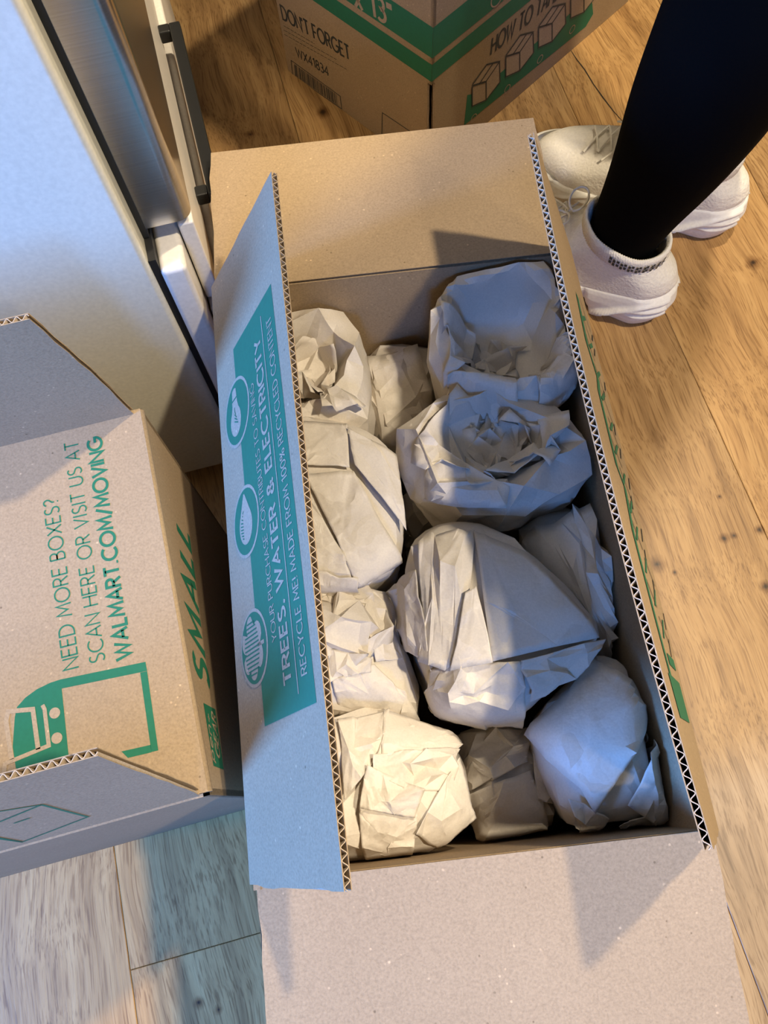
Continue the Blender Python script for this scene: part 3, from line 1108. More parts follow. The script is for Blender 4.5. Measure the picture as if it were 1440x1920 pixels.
# ------------------------------------------------------------------ person: legs in black leggings, chunky white trainers
pers = empty('person', (.34, .43, 0), 'person in black leggings and chunky white trainers standing behind the box', 'person')
chain_n = [(.281, .402, .055, .030), (.280, .401, .10, .041), (.281, .397, .14, .043), (.290, .391, .20, .052), (.294, .383, .28, .063), (.296, .374, .35, .067), (.296, .365, .45, .066), (.325, .385, .62, .070), (.345, .410, .80, .085)]
chain_f = [(.390, .508, .055, .030), (.388, .506, .10, .041), (.389, .502, .14, .042), (.392, .498, .20, .052), (.397, .492, .28, .062), (.400, .486, .35, .066), (.404, .480, .45, .065), (.412, .480, .62, .070), (.420, .490, .80, .085)]
vs, es, rs = [(.383, .452, .92)], [], [.115]


def grow(chain, prev):
    for (x, y, z, r) in chain:
        vs.append((x, y, z))
        rs.append(r)
        es.append((prev, len(vs) - 1))
        prev = len(vs) - 1
    return prev


grow(reversed(chain_n), 0)
grow(reversed(chain_f), 0)
grow([(.386, .456, 1.00, .095), (.388, .460, 1.10, .104), (.390, .464, 1.20, .108)], 0)
chest = len(vs) - 1
grow([(.388, .464, 1.28, .056), (.384, .466, 1.33, .046), (.374, .472, 1.41, .072), (.370, .474, 1.49, .068)], chest)
for sg in (-1, 1):
    lx, ly = .53 * sg, .85 * sg
    w_ = grow([(.390 + lx * .15, .464 + ly * .15, 1.23, .050), (.394 + lx * .20, .464 + ly * .20, 1.03, .040), (.364 + lx * .20, .486 + ly * .20, .86, .030), (.346 + lx * .19, .498 + ly * .19, .80, .030)], chest)
    bx, by, bz = vs[w_]
    for k, (dx, ln) in enumerate([(-.024, .05), (-.010, .062), (.004, .066), (.018, .060)]):
        grow([(bx - .01 + dx * .85, by + dx * -.5, bz - .035, .009), (bx - .022 + dx * .85, by + .006 + dx * -.5, bz - .035 - ln, .008)], w_)
    grow([(bx - .035, by + .02, bz - .015, .010), (bx - .050, by + .026, bz - .045, .009)], w_)
me = bpy.data.meshes.new('body')
me.from_pydata([tuple(np.array(v) - np.array(pers.location)) for v in vs], es, [])
body_o = bpy.data.objects.new('body', me)
COL.objects.link(body_o)
body_o.parent = pers
body_o['label'] = 'legs in plain black leggings'
body_o.modifiers.new('skin', 'SKIN').use_smooth_shade = True
for i, r in enumerate(rs):
    sv = me.skin_vertices[0].data[i]
    sv.radius = (r * 1.08, r * 1.08)
    sv.use_root = (i == 0)
ss = body_o.modifiers.new('sub', 'SUBSURF')
ss.levels = ss.render_levels = 2
me.materials.append(M_LEG)


def interp(x, tab):
    return float(np.interp(x, [t[0] for t in tab], [t[1] for t in tab]))


def shoe(name, heel, az, parent, marks):
    h = np.array([math.cos(az), math.sin(az), 0])
    lat = np.array([math.sin(az), -math.cos(az), 0])
    O = np.array([heel[0], heel[1], 0])
    root = empty(name, tuple(O - wloc(parent)))
    root.parent = parent
    P = lambda x, y, z: O + h * x + lat * y + UP * z
    SL = .276
    wtab = [(0, .030), (.03, .036), (.08, .036), (.12, .037), (.17, .046), (.21, .047), (.25, .041), (.275, .034)]

    def loop(xb, xf, wf, rb, rf, n=72):
        pts = []
        for i in range(n):
            ph = 2 * math.pi * i / n
            x = xb + (xf - xb) * (.5 - .5 * math.cos(ph))
            e = 1.0
            d0, d1 = x - xb, xf - x
            if d0 < rb:
                e *= math.sqrt(max(0, 1 - (1 - d0 / rb) ** 2))
            if d1 < rf:
                e *= math.sqrt(max(0, 1 - (1 - d1 / rf) ** 2))
            pts.append((x, wf(x) * e * (1 if ph < math.pi else -1)))
        return pts

    # thick moulded sole with flowing ridges, split under the arch
    K, NS = 30, 260
    hgt = [(0, .056), (.04, .054), (.075, .044), (.105, .037), (.15, .034), (.22, .034), (.26, .040), (.276, .042)]
    rows = []
    for k in range(K + 1):
        t = k / K
        sc_ = float(np.interp(t, [0, .06, .25, .55, .8, .93, 1], [.90, .97, 1.06, 1.10, 1.07, 1.03, .95]))
        ins = float(np.interp(t, [0, .06, .3, .6, .9, 1], [.008, .003, -.003, -.006, -.002, .004]))
        row = []
        for (x, y) in loop(ins, SL - ins, lambda x: interp(x, wtab) * sc_, .036, .052, NS):
            H = interp(x, hgt)
            z = t * H
            arch = max(0, 1 - abs(x - .094) / .012)
            z = z + arch * .012 * (1 - t)
            if x > .215:
                z += .30 * (x - .215) ** 2 / .05 * (1 - t)
            d = 0.0
            # swept ridges on the heel and forefoot
            for j in range(3):
                zc = (.046 - .014 * j) - 3.1 * max(0, x - .012 - .012 * j) ** 1.55 + .004 * j
                if .0 <= x < .088:
                    d += .0034 * math.exp(-((z - zc) / .0028) ** 2)
                zc2 = (.030 - .010 * j) + .020 * math.sin((x - .10) * 22 + j * .8)
                if x > .10:
                    d += .0020 * math.exp(-((z - zc2) / .0026) ** 2)
            d -= .0055 * math.exp(-((x - .094 - .10 * (z - .02)) / .0028) ** 2) * min(1, (1 - t) * 2.5)
            for xc in (.150, .178, .205, .232, .255):
                d -= .0030 * math.exp(-((x - xc) / .0022) ** 2) * max(0, 1 - t / .45)
            sgn = 1 if y >= 0 else -1
            fx = 0.0
            if x < .036:
                fx = -(1 - x / .036)
            elif x > SL - .052:
                fx = (x - SL + .052) / .052
            row.append(P(x + fx * d, y + sgn * d * math.sqrt(max(0, 1 - fx * fx)), z))
        rows.append(row)
    mb = MB()
    G = np.array(rows)
    mb.grid(G, closed_v=True, flip=True)
    mb.f.append(tuple(range(NS)))
    mb.f.append(tuple(K * NS + i for i in range(NS))[::-1])
    mb.build('sole', M_SOLE, root, smooth=True)
    # knitted upper in horizontal slices
    rows = []
    KU = 20
    for k in range(KU + 1):
        t = k / KU
        xf = interp(t, [(0, .268), (.12, .265), (.25, .254), (.38, .230), (.5, .200), (.62, .172), (.75, .148), (.9, .132), (1, .122)])
        xb = interp(t, [(0, .004), (.25, .001), (.5, .007), (.75, .020), (1, .030)])
        wf = lambda x: interp(x, wtab) * (1 - .03 * t) * (1 - .35 * max(0, t - .15) * interp(x, [(.1, 0), (.2, 1)]))
        row = []
        for x, y in loop(xb, xf, wf, interp(t, [(0, .036), (1, .042)]), interp(t, [(0, .055), (.4, .06), (1, .042)]), 72):
            z0 = interp(x, hgt) * .86
            top = .098 + .20 * max(0, x - .05) + .12 * max(0, .035 - x)
            z = z0 + (top - z0) * t
            if x > .13:
                z = z0 + t * (.110 - z0)
            row.append(P(x, y, z))
        rows.append(row)
    G = np.array(rows)
    mb = MB()
    mb.grid(G, closed_v=True, flip=True)
    mb.build('upper', M_KNIT, root, smooth=True)
    # ribbed collar hugging the ankle
    ring = G[-1]
    cen = ring.mean(0)
    rw = []
    m = 216
    for (sc_, dz) in [(1.0, -.014), (1.11, -.007), (1.13, .006), (1.10, .013), (1.05, .013), (.98, .006), (.94, -.012)]:
        row = []
        for i in range(m):
            f_ = i / m * 72
            a_, b_ = ring[int(f_) % 72], ring[(int(f_) + 1) % 72]
            p = a_ * (1 - f_ % 1) + b_ * (f_ % 1)
            d = p - cen
            d[2] = 0
            row.append(cen + d * sc_ + unit(d) * (.0006 if i % 2 else -.0006) + UP * (p[2] - cen[2] + dz))
        rw.append(row)
    mb = MB()
    mb.grid(np.array(rw), closed_v=True, flip=True)
    mb.build('ribbed_collar', M_KNIT, root, smooth=True)
    # laces across the instep, with a bow
    lc = MB()
    topz = lambda x: interp(x, [(.114, .113), (.13, .106), (.148, .098), (.172, .086), (.200, .074), (.230, .064)]) + .0015
    for (xa, xb2) in ((.205, .188), (.188, .172), (.172, .156), (.156, .142)):
        for sg in (-1, 1):
            pts = []
            for i in range(9):
                y = sg * (-.022 + .044 * i / 8)
                x = xa + (xb2 - xa) * i / 8
                pts.append(P(x, y, topz(x) - 9 * y * y))
            lc.tube(pts, .0015, 6)
    for sg in (-1, 1):
        pts = [P(.146 + .010 * math.sin(a) - .004 * sg, sg * (.003 + .028 * (1 - math.cos(a)) / 2), topz(.146) + .003 + .010 * math.sin(a / 2)) for a in np.linspace(0, 2 * math.pi, 20)]
        lc.tube(pts, .0014, 6)
        pts = [P(.146 + .034 * q, sg * (.003 + .030 * q), topz(.146 + .034 * q) + .002 - 11 * (.030 * q) ** 2) for q in np.linspace(0, 1, 8)]
        lc.tube(pts, .0014, 6)
    lc.build('laces', M_LACE, root, smooth=True)
    if marks:                                   # black knitted characters on the back of the collar
        bk = MB()
        for i in range(marks[0], marks[1], 3):
            a1, a2 = np.array(rw[1][i % m]), np.array(rw[2][i % m])
            b1, b2 = np.array(rw[1][(i + 2) % m]), np.array(rw[2][(i + 2) % m])
            d = unit(a1 - np.array([cen[0], cen[1], a1[2]])) * .0012
            for k in range(2):
                t0, t1 = .12 + .45 * k, .42 + .45 * k + .08 * rr_.random()
                bk.add([a1 * (1 - t0) + a2 * t0 + d, b1 * (1 - t0) + b2 * t0 + d, b1 * (1 - t1) + b2 * t1 + d, a1 * (1 - t1) + a2 * t1 + d], [(0, 1, 2, 3)])
        bk.build('knitted_lettering', M_INKDARK, root)['kind'] = 'stuff'
    return root


shoe('trainer', (.340, .351), math.radians(145), pers, (160, 218))
shoe('trainer', (.456, .467), math.radians(150.4), pers, None)

# ------------------------------------------------------------------ paper parcels: sheets of paper crushed onto a core


def tri_edges(F):
    return np.unique(np.sort(np.concatenate([F[:, [0, 1]], F[:, [1, 2]], F[:, [2, 0]]]), 1), axis=0)


def vnorm(V, F):
    n = np.cross(V[F[:, 1]] - V[F[:, 0]], V[F[:, 2]] - V[F[:, 0]])
    o = np.zeros_like(V)
    for k in range(3):
        for j in range(3):
            o[:, j] += np.bincount(F[:, k], n[:, j], len(V))
    return o / np.maximum(np.linalg.norm(o, axis=1, keepdims=True), 1e-12)


def tri_sub(F, arrs):
    n, m = len(arrs[0]), len(F)
    E = np.sort(np.concatenate([F[:, [0, 1]], F[:, [1, 2]], F[:, [2, 0]]]), 1)
    u, inv = np.unique(E, axis=0, return_inverse=True)
    inv = inv.ravel()
    a, b, c = n + inv[:m], n + inv[m:2 * m], n + inv[2 * m:]
    F2 = np.concatenate([np.stack([F[:, 0], a, c], 1), np.stack([a, F[:, 1], b], 1), np.stack([c, b, F[:, 2]], 1), np.stack([a, b, c], 1)])
    return F2, [np.concatenate([x, (x[u[:, 0]] + x[u[:, 1]]) / 2]) for x in arrs]


def relax(X, base, nrm, E, L, its, hmin, hmax, tmax):
    """let the sheet recover its edge lengths L inside a thin layer over the core: it buckles into flat facets"""
    n = len(X)
    deg = np.bincount(E.ravel(), minlength=n)[:, None]
    i, j = E[:, 0], E[:, 1]
    for _ in range(its):
        d = X[j] - X[i]
        l = np.linalg.norm(d, axis=1)
        c = d * (.5 * (l - L) / np.maximum(l, 1e-9))[:, None]
        D = np.zeros_like(X)
        for q in range(3):
            D[:, q] = np.bincount(i, c[:, q], n) - np.bincount(j, c[:, q], n)
        X = X + D / deg * 1.8
        r = X - base
        h = (r * nrm).sum(1)
        t = r - h[:, None] * nrm
        h = np.clip(h, hmin, hmax)
        tl = np.linalg.norm(t, axis=1)
        t = t * np.minimum(1, tmax / np.maximum(tl, 1e-9))[:, None]
        X = base + h[:, None] * nrm + t
    return X


def sheet_mesh(size, cell, r, rag):
    n = max(3, int(round(size[0] / cell[0])) + 1)
    m = max(3, int(round(size[1] / cell[1])) + 1)
    u, v = np.meshgrid(np.linspace(-.5, .5, n) * size[0], np.linspace(-.5, .5, m) * size[1], indexing='ij')
    J = r.normal(0, .33, (n, m, 2)).clip(-.45, .45) * np.array(cell)
    J[[0, -1], :, 0] *= rag
    J[:, [0, -1], 1] *= rag
    u, v = u + J[..., 0], v + J[..., 1]
    I = np.arange(n * m).reshape(n, m)
    F = []
    for i in range(n - 1):
        for j in range(m - 1):
            a, b, c, d = I[i, j], I[i + 1, j], I[i + 1, j + 1], I[i, j + 1]
            F += [(a, b, c), (a, c, d)] if r.random() < .5 else [(a, b, d), (b, c, d)]
    return np.stack([u.ravel(), v.ravel()], 1), np.array(F)


class Core:
    """turned solid with an uneven outline: profile (rho, z) from the top centre outward and down"""

    def __init__(s, c, th, R, pts, tilt=(0, 0), n=240):
        s.c, s.th, s.Rt, s.tilt = np.asarray(c), th, R, tilt
        s.Rm = R.mean()
        Q = np.asarray(pts, float)
        for _ in range(3):
            L = [Q[0]]
            for i in range(len(Q) - 1):
                L += [Q[i] * .75 + Q[i + 1] * .25, Q[i] * .25 + Q[i + 1] * .75]
            L.append(Q[-1])
            Q = np.array(L)
        d = np.r_[0, np.cumsum(np.hypot(np.diff(Q[:, 0]) * s.Rm, np.diff(Q[:, 1])))]
        s.S = np.linspace(0, d[-1], n)
        s.rho = np.interp(s.S, d, Q[:, 0])
        s.z = np.interp(s.S, d, Q[:, 1])
        s.len = d[-1]

    def R(s, th):
        return np.interp(th % (2 * math.pi), np.r_[s.th, 2 * math.pi], np.r_[s.Rt, s.Rt[0]])

    def at(s, xy):
        th = np.arctan2(xy[:, 1], xy[:, 0])
        R = s.R(th)
        a = np.hypot(xy[:, 0], xy[:, 1]) * s.Rm / (.35 * s.Rm + .65 * R)
        rho = np.interp(a, s.S, s.rho)
        z = np.interp(a, s.S, s.z)
        w = np.clip(rho, 0, 1) ** .6
        Re = R * w + s.Rm * (1 - w)
        dx, dy = rho * Re * np.cos(th), rho * Re * np.sin(th)
        z = z + np.clip((z - .12) / .12, 0, 1) * (dx * s.tilt[0] + dy * s.tilt[1])
        return np.stack([s.c[0] + dx, s.c[1] + dy, z], 1)

    def nrm(s, xy, e=.0015):
        ax = s.at(xy + [e, 0]) - s.at(xy - [e, 0])
        ay = s.at(xy + [0, e]) - s.at(xy - [0, e])
        n = np.cross(ax, ay)
        return n / np.maximum(np.linalg.norm(n, axis=1, keepdims=True), 1e-12)


def clamp_box(V):
    e = T + .0012
    m = V[:, 2] < HB + .004
    xs = V[:, 0] - V[:, 1] * SK
    xs = np.where(m, np.clip(xs, -HX + e, HX - e), xs)
    V[:, 0] = xs + V[:, 1] * SK
    V[:, 1] = np.where(m, np.clip(V[:, 1], -HY + e, HY - e), V[:, 1])
    V[:, 2] = np.maximum(V[:, 2], T + .0008)
    return V


def paper_obj(name, X, F, parent, ang=24):
    o = make(name, clamp_box(X), F, M_PAPER, parent, smooth=True)
    o.data.set_sharp_from_angle(angle=math.radians(ang))
    return o


def radial(c, poly2, th, smooth=3):
    R = np.zeros(len(th))
    n = len(poly2)
    for k, a in enumerate(th):
        d = np.array([math.cos(a), math.sin(a)])
        best = 0.01
        for i in range(n):
            p, q = poly2[i] - c, poly2[(i + 1) % n] - c
            e = q - p
            den = d[0] * e[1] - d[1] * e[0]
            if abs(den) < 1e-12:
                continue
            t = (p[0] * e[1] - p[1] * e[0]) / den
            s = (p[0] * d[1] - p[1] * d[0]) / den
            if t > 0 and -1e-6 <= s <= 1 + 1e-6:
                best = max(best, t)
        R[k] = best
    for _ in range(smooth):
        R = (np.roll(R, 1) + 2 * R + np.roll(R, -1)) / 4
    return R


_ICO = {}


def ico(level):
    if level not in _ICO:
        bm = bmesh.new()
        bmesh.ops.create_icosphere(bm, subdivisions=level, radius=1.0)
        bm.verts.ensure_lookup_table()
        _ICO[level] = (np.array([v.co[:] for v in bm.verts]), np.array([[v.index for v in f.verts] for f in bm.faces]))
        bm.free()
    return _ICO[level]


class Parcel:
    def __init__(s, label, outline, zm, zt, seed, kind='dome', boxy=2.4, excess=.05, hmax=.008, lev0=3, cavity=None, zb=.007, shrink=.82, centre=None, name='paper_parcel', inset=-0.0025, tilt=(0, 0)):
        pl = np.array([at(x, y, zm)[:2] for x, y in outline])
        ar, c = 0, np.zeros(2)
        for i in range(len(pl)):
            p, q = pl[i], pl[(i + 1) % len(pl)]
            k = p[0] * q[1] - p[1] * q[0]
            ar += k
            c += (p + q) * k
        c = c / (3 * ar)
        if centre:
            c = at(centre[0], centre[1], zm)[:2]
        th = np.linspace(0, 2 * math.pi, 128, endpoint=False)
        R = radial(c, pl, th) - inset
        for k_, a_ in enumerate(th):               # stay inside the box walls
            dx, dy = math.cos(a_), math.sin(a_)
            for o_, d_, lim in ((c[0] - c[1] * SK, dx - dy * SK, HX - T - .004), (c[1], dy, HY - T - .004)):
                if abs(d_) > 1e-6:
                    R[k_] = min(R[k_], (math.copysign(lim, d_) - o_) / d_)
        if kind == 'dome':
            pr_ = [(math.sin(a) ** (2 / boxy), zm + (zt - zm) * math.cos(a) ** (2 / boxy)) for a in np.linspace(0.0, math.pi / 2, 16)]
            pr_[0] = (0, zt)
            pr_ += [(.985, zm - .012), (.94, zm - .05), (shrink, max(zb + .03, zm - .12)), (shrink * .96, zb + .012), (shrink * .8, zb), (0, zb)]
        else:
            cz, cr_ = cavity
            pr_ = [(0, zt - cz), (cr_ * .6, zt - cz), (cr_ * .88, zt - cz * .8), (cr_ * .98, zt - cz * .3), (cr_ * 1.05, zt - .004), ((cr_ * 1.05 + .96) / 2, zt), (.96, zt - .006),
                   (1.0, zm), (.97, zm - .03), (.92, zm - .06), (shrink, zm - .11), (shrink * .96, zb + .012), (shrink * .8, zb), (0, zb)]
        s.core = Core(c, th, R, pr_, tilt)
        s.zt = zt
        s.root = empty(name, (c[0], c[1], T), label, 'parcel', 'paper-wrapped parcels in the open box')
        s.seed = seed
        # the wrapping that covers the whole thing
        r = np.random.default_rng(seed)
        D, F = ico(lev0)
        D = D + r.normal(0, .16 / 2 ** (lev0 - 2) * .5, D.shape)
        D = D / np.linalg.norm(D, axis=1, keepdims=True)

        def emb(D):
            ph = np.arccos(np.clip(D[:, 2] / np.linalg.norm(D, axis=1), -1, 1)) / math.pi * s.core.len * .9995
            t = np.arctan2(D[:, 1], D[:, 0])
            a = ph / (s.core.Rm / (.35 * s.core.Rm + .65 * s.core.R(t)))
            return np.stack([a * np.cos(t), a * np.sin(t)], 1)
        B = s.core.at(emb(D))
        Nn = vnorm(B, F)
        X = B + Nn * r.normal(0, hmax * .5, len(B))[:, None]
        E = tri_edges(F)
        L = np.linalg.norm(B[E[:, 0]] - B[E[:, 1]], axis=1) * (1 + excess * (.5 + r.random(len(E))))
        X = relax(X, B, Nn, E, L, 150, -hmax * .5, hmax * .5, hmax)
        for lv in range(1, 6 - lev0):
            F, (X, D) = tri_sub(F, [X, D])
            B = s.core.at(emb(D))
            Nn = vnorm(B, F)
            E = tri_edges(F)
            L = np.linalg.norm(X[E[:, 0]] - X[E[:, 1]], axis=1) * (1 + min(.04, excess * .6) / lv * r.random(len(E)) * 1.6)
            X = X + Nn * r.normal(0, .0008 / lv, len(X))[:, None]
            X = relax(X, B, Nn, E, L, (0, 60, 30, 15)[lv], -hmax * .6, hmax * .6, hmax * 1.5)
        paper_obj('wrapping_paper', X, F, s.root)

    def sheet(s, px, size, ang, comp, seed, cell=.016, lift=.0015, hmax=.010, levels=2, fine=.03, rag=.25, tm=.6, name='paper_fold'):
        """a free sheet crushed onto the core; px = its middle as (x, y), ang in degrees"""
        r = np.random.default_rng(s.seed * 7 + seed)
        cell = (cell, cell) if not isinstance(cell, tuple) else cell
        cm = min(cell)
        p = at(px[0], px[1], s.zt - .004 if len(px) < 3 else px[2])[:2] - s.core.c
        UV, F = sheet_mesh(size, cell, r, rag)
        ca, sa = math.cos(math.radians(ang)), math.sin(math.radians(ang))

        def emb(UV):
            x, y = UV[:, 0] * comp[0], UV[:, 1] * comp[1]
            return np.stack([p[0] + ca * x - sa * y, p[1] + sa * x + ca * y], 1)
        xy = emb(UV)
        B, Nn = s.core.at(xy), s.core.nrm(xy)
        X = B + Nn * (lift + np.abs(r.normal(0, hmax * .4, len(B))))[:, None]
        its = (160, 60, 30, 15)
        for lv in range(levels + 1):
            E = tri_edges(F)
            if lv == 0:
                L = np.linalg.norm(UV[E[:, 0]] - UV[E[:, 1]], axis=1)
            else:
                L = np.linalg.norm(X[E[:, 0]] - X[E[:, 1]], axis=1) * (1 + fine / lv * r.random(len(E)) * 2.4)
                X = X + Nn * r.normal(0, min(cm * .05, .0009) / lv, len(X))[:, None]
            X = relax(X, B, Nn, E, L, its[lv], lift, lift + hmax * (1 + .15 * lv), cm * tm * (1 + .3 * lv))
            if lv < levels:
                F, (X, UV) = tri_sub(F, [X, UV])
                xy = emb(UV)
                B, Nn = s.core.at(xy), s.core.nrm(xy)
        o = paper_obj(name, X, F, s.root)
        sd = o.modifiers.new('thickness', 'SOLIDIFY')
        sd.thickness = .00025
        return o


def _inv(core, r, th):
    """arc length from the top centre to where the core's surface has the horizontal radius r"""
    R = core.R(th)
    w = np.clip(core.rho, 0, 1) ** .6
    k = int(np.argmax(core.rho))
    out = np.zeros(len(r))
    for i in range(len(r)):
        rr = core.rho[:k + 1] * (R[i] * w[:k + 1] + core.Rm * (1 - w[:k + 1]))
        rr = np.maximum.accumulate(rr) + np.arange(k + 1) * 1e-9
        a = np.interp(r[i], rr, core.S[:k + 1]) + max(0, r[i] - rr[-1])
        out[i] = a / (core.Rm / (.35 * core.Rm + .65 * R[i]))
    return out


def patch(par, quad, e=(.02, .02), n=(3, 3), seed=0, lift=.002, hmax=.008, levels=3, fine=.012, z=None, name='paper_fold', grow=1.0, rag=.12, tm=.6):
    """a sheet of paper lying on the parcel between four corners, with e = the slack along its two sides"""
    r = np.random.default_rng(par.seed * 11 + seed)
    zz = z if z is not None else par.zt - .008
    C = np.array([at(x, y, zz)[:2] for x, y in quad]) - par.core.c
    C = C.mean(0) + (C - C.mean(0)) * grow
    UV, F = sheet_mesh((1, 1), (1 / n[0], 1 / n[1]), r, rag)
    UV = UV + .5

    def emb(UV):
        u, v = UV[:, :1], UV[:, 1:]
        q = C[0] * (1 - u) * (1 - v) + C[1] * u * (1 - v) + C[2] * u * v + C[3] * (1 - u) * v
        th = np.arctan2(q[:, 1], q[:, 0])
        a = _inv(par.core, np.hypot(q[:, 0], q[:, 1]), th)
        return np.stack([a * np.cos(th), a * np.sin(th)], 1)
    if ((C[1] - C[0])[0] * (C[3] - C[0])[1] - (C[1] - C[0])[1] * (C[3] - C[0])[0]) < 0:
        F = F[:, ::-1]
    xy = emb(UV)
    B, Nn = par.core.at(xy), par.core.nrm(xy)
    X = B + Nn * (lift + np.abs(r.normal(0, hmax * .4, len(B))))[:, None]
    cm = .5 * min(np.linalg.norm(C[1] - C[0]) / n[0], np.linalg.norm(C[3] - C[0]) / n[1])
    its = (160, 60, 30, 15)
    for lv in range(levels + 1):
        E = tri_edges(F)
        if lv == 0:
            d = np.abs(UV[E[:, 0]] - UV[E[:, 1]])
            d = d / np.maximum(d.sum(1, keepdims=True), 1e-9)
            L = np.linalg.norm(B[E[:, 0]] - B[E[:, 1]], axis=1) * (1 + (d[:, 0] * e[0] + d[:, 1] * e[1]) * (.6 + .8 * r.random(len(E))))
        else:
            L = np.linalg.norm(X[E[:, 0]] - X[E[:, 1]], axis=1) * (1 + fine / lv * r.random(len(E)) * 2.4)
            X = X + Nn * r.normal(0, min(cm * .05, .0008) / lv, len(X))[:, None]
        X = relax(X, B, Nn, E, L, its[lv], lift, lift + hmax * (1 + .12 * lv), cm * tm * (1 + .3 * lv))
        if lv < levels:
            F, (X, UV) = tri_sub(F, [X, UV])
            xy = emb(UV)
            B, Nn = par.core.at(xy), par.core.nrm(xy)
    o = paper_obj(name, X, F, par.root)
    sd = o.modifiers.new('thickness', 'SOLIDIFY')
    sd.thickness = .00025
    return o


# far right: a wrapped cup with an open mouth
p1 = Parcel('paper-wrapped cup with a wide open mouth in the far right corner of the box',
            [(808, 645), (818, 580), (842, 538), (885, 508), (950, 492), (1010, 494), (1048, 522), (1074, 590), (1084, 655), (1078, 705), (1035, 738), (960, 742), (880, 730), (822, 705)],
            .302, .322, 101, 'cup', cavity=(.055, .74), excess=.030, hmax=.007, lev0=3, shrink=.80, centre=(950, 622), tilt=(.03, .22))
patch(p1, [(826, 575), (898, 590), (908, 650), (838, 700)], (.10, .04), (3, 4), 1, .003, .010, fine=.02)
patch(p1, [(840, 690), (960, 700), (1000, 768), (850, 765)], (.08, .06), (4, 3), 2, .002, .010, fine=.02)
patch(p1, [(1000, 690), (1080, 600), (1085, 720), (1035, 770)], (.05, .04), (3, 4), 3, .002, .007)
p1.sheet((935, 650), (.045, .040), 30, (.62, .70), 2, cell=.013, hmax=.022, lift=.003)
p1.sheet((955, 612), (.032, .034), 70, (.6, .7), 6, cell=.012, hmax=.020, lift=.002)
# second on the right: crumpled mouth
p2 = Parcel('paper parcel with a tightly crumpled mouth in front of the wrapped cup',
            [(748, 838), (775, 798), (830, 766), (890, 745), (960, 752), (1030, 778), (1092, 804), (1108, 850), (1085, 905), (1030, 935), (960, 962), (880, 965), (815, 945), (770, 890)],
            .276, .303, 202, 'cup', cavity=(.036, .60), excess=.05, hmax=.009, lev0=3, shrink=.64, centre=(915, 842))
p2.sheet((800, 815), (.050, .075), -35, (.93, .9), 1, cell=.024, hmax=.010, lift=.003)
p2.sheet((945, 905), (.080, .038), 12, (.85, .9), 2, cell=.018, hmax=.012, lift=.003)
p2.sheet((1045, 840), (.055, .060), -20, (.78, .85), 3, cell=.016, hmax=.012, lift=.003)
p2.sheet((895, 815), (.075, .060), 30, (.62, .65), 4, cell=.014, hmax=.020, lift=.002)
p2.sheet((860, 860), (.030, .060), 10, (.8, .95), 5, cell=(.012, .025), hmax=.014, lift=.006)
p2.sheet((975, 800), (.070, .045), 25, (.72, .8), 6, cell=.015, hmax=.014, lift=.005)
p2.sheet((850, 935), (.060, .045), -12, (.95, .95), 7, cell=.03, hmax=.006)
# far left, behind the left flap
p3 = Parcel('paper parcel with a folded open top tucked behind the printed left flap',
            [(440, 690), (470, 610), (545, 572), (600, 582), (650, 622), (684, 690), (694, 770), (680, 808), (620, 825), (540, 815), (470, 780)],
            .270, .302, 303, 'cup', cavity=(.045, .60), excess=.04, hmax=.008, lev0=3, shrink=.80, centre=(572, 700))
p3.sheet((640, 745), (.045, .090), 25, (.8, .97), 1, cell=(.014, .04), hmax=.012, lift=.003)
p3.sheet((590, 630), (.060, .045), -30, (.85, .97), 2, cell=.02, hmax=.009)
p3.sheet((585, 740), (.050, .060), 5, (.65, .95), 3, cell=(.012, .03), hmax=.016, lift=.004)
p3.sheet((600, 690), (.055, .030), 0, (.9, .8), 4, cell=(.03, .012), hmax=.014, lift=.005)
# low one between
p4 = Parcel('low crumpled parcel in shadow against the far wall of the box',
            [(690, 680), (735, 652), (795, 648), (815, 700), (805, 780), (775, 825), (725, 828), (695, 780)],
            .205, .243, 404, 'dome', excess=.05, hmax=.009, lev0=3)
p4.sheet((745, 740), (.060, .080), 10, (.8, .95), 1, cell=(.018, .035), hmax=.010)
# flat smooth parcel at the left
p5 = Parcel('smooth flat parcel with crisp folds beside the middle of the left flap',
            [(440, 815), (560, 792), (640, 803), (700, 826), (736, 858), (754, 960), (755, 1040), (735, 1070), (680, 1098), (590, 1100), (470, 1085), (430, 940)],
            .275, .301, 505, 'dome', boxy=4.5, excess=.006, hmax=.003, lev0=2, shrink=.9)
patch(p5, [(560, 800), (652, 806), (657, 888), (575, 884)], (.010, .012), (2, 2), 1, .0035, .003, fine=.005, rag=0)
patch(p5, [(652, 815), (738, 860), (752, 1000), (664, 886)], (.015, .012), (2, 3), 2, .0055, .004, fine=.006, rag=0)
patch(p5, [(574, 898), (664, 892), (748, 1050), (673, 1096)], (.012, .010), (2, 3), 3, .0025, .004, fine=.005, rag=0)
patch(p5, [(560, 930), (590, 948), (668, 1096), (580, 1092)], (.02, .015), (2, 3), 4, .0015, .005, fine=.008, rag=.05)
patch(p5, [(585, 1072), (668, 1080), (672, 1104), (590, 1108)], (.10, .05), (4, 2), 5, .004, .006, fine=.015)
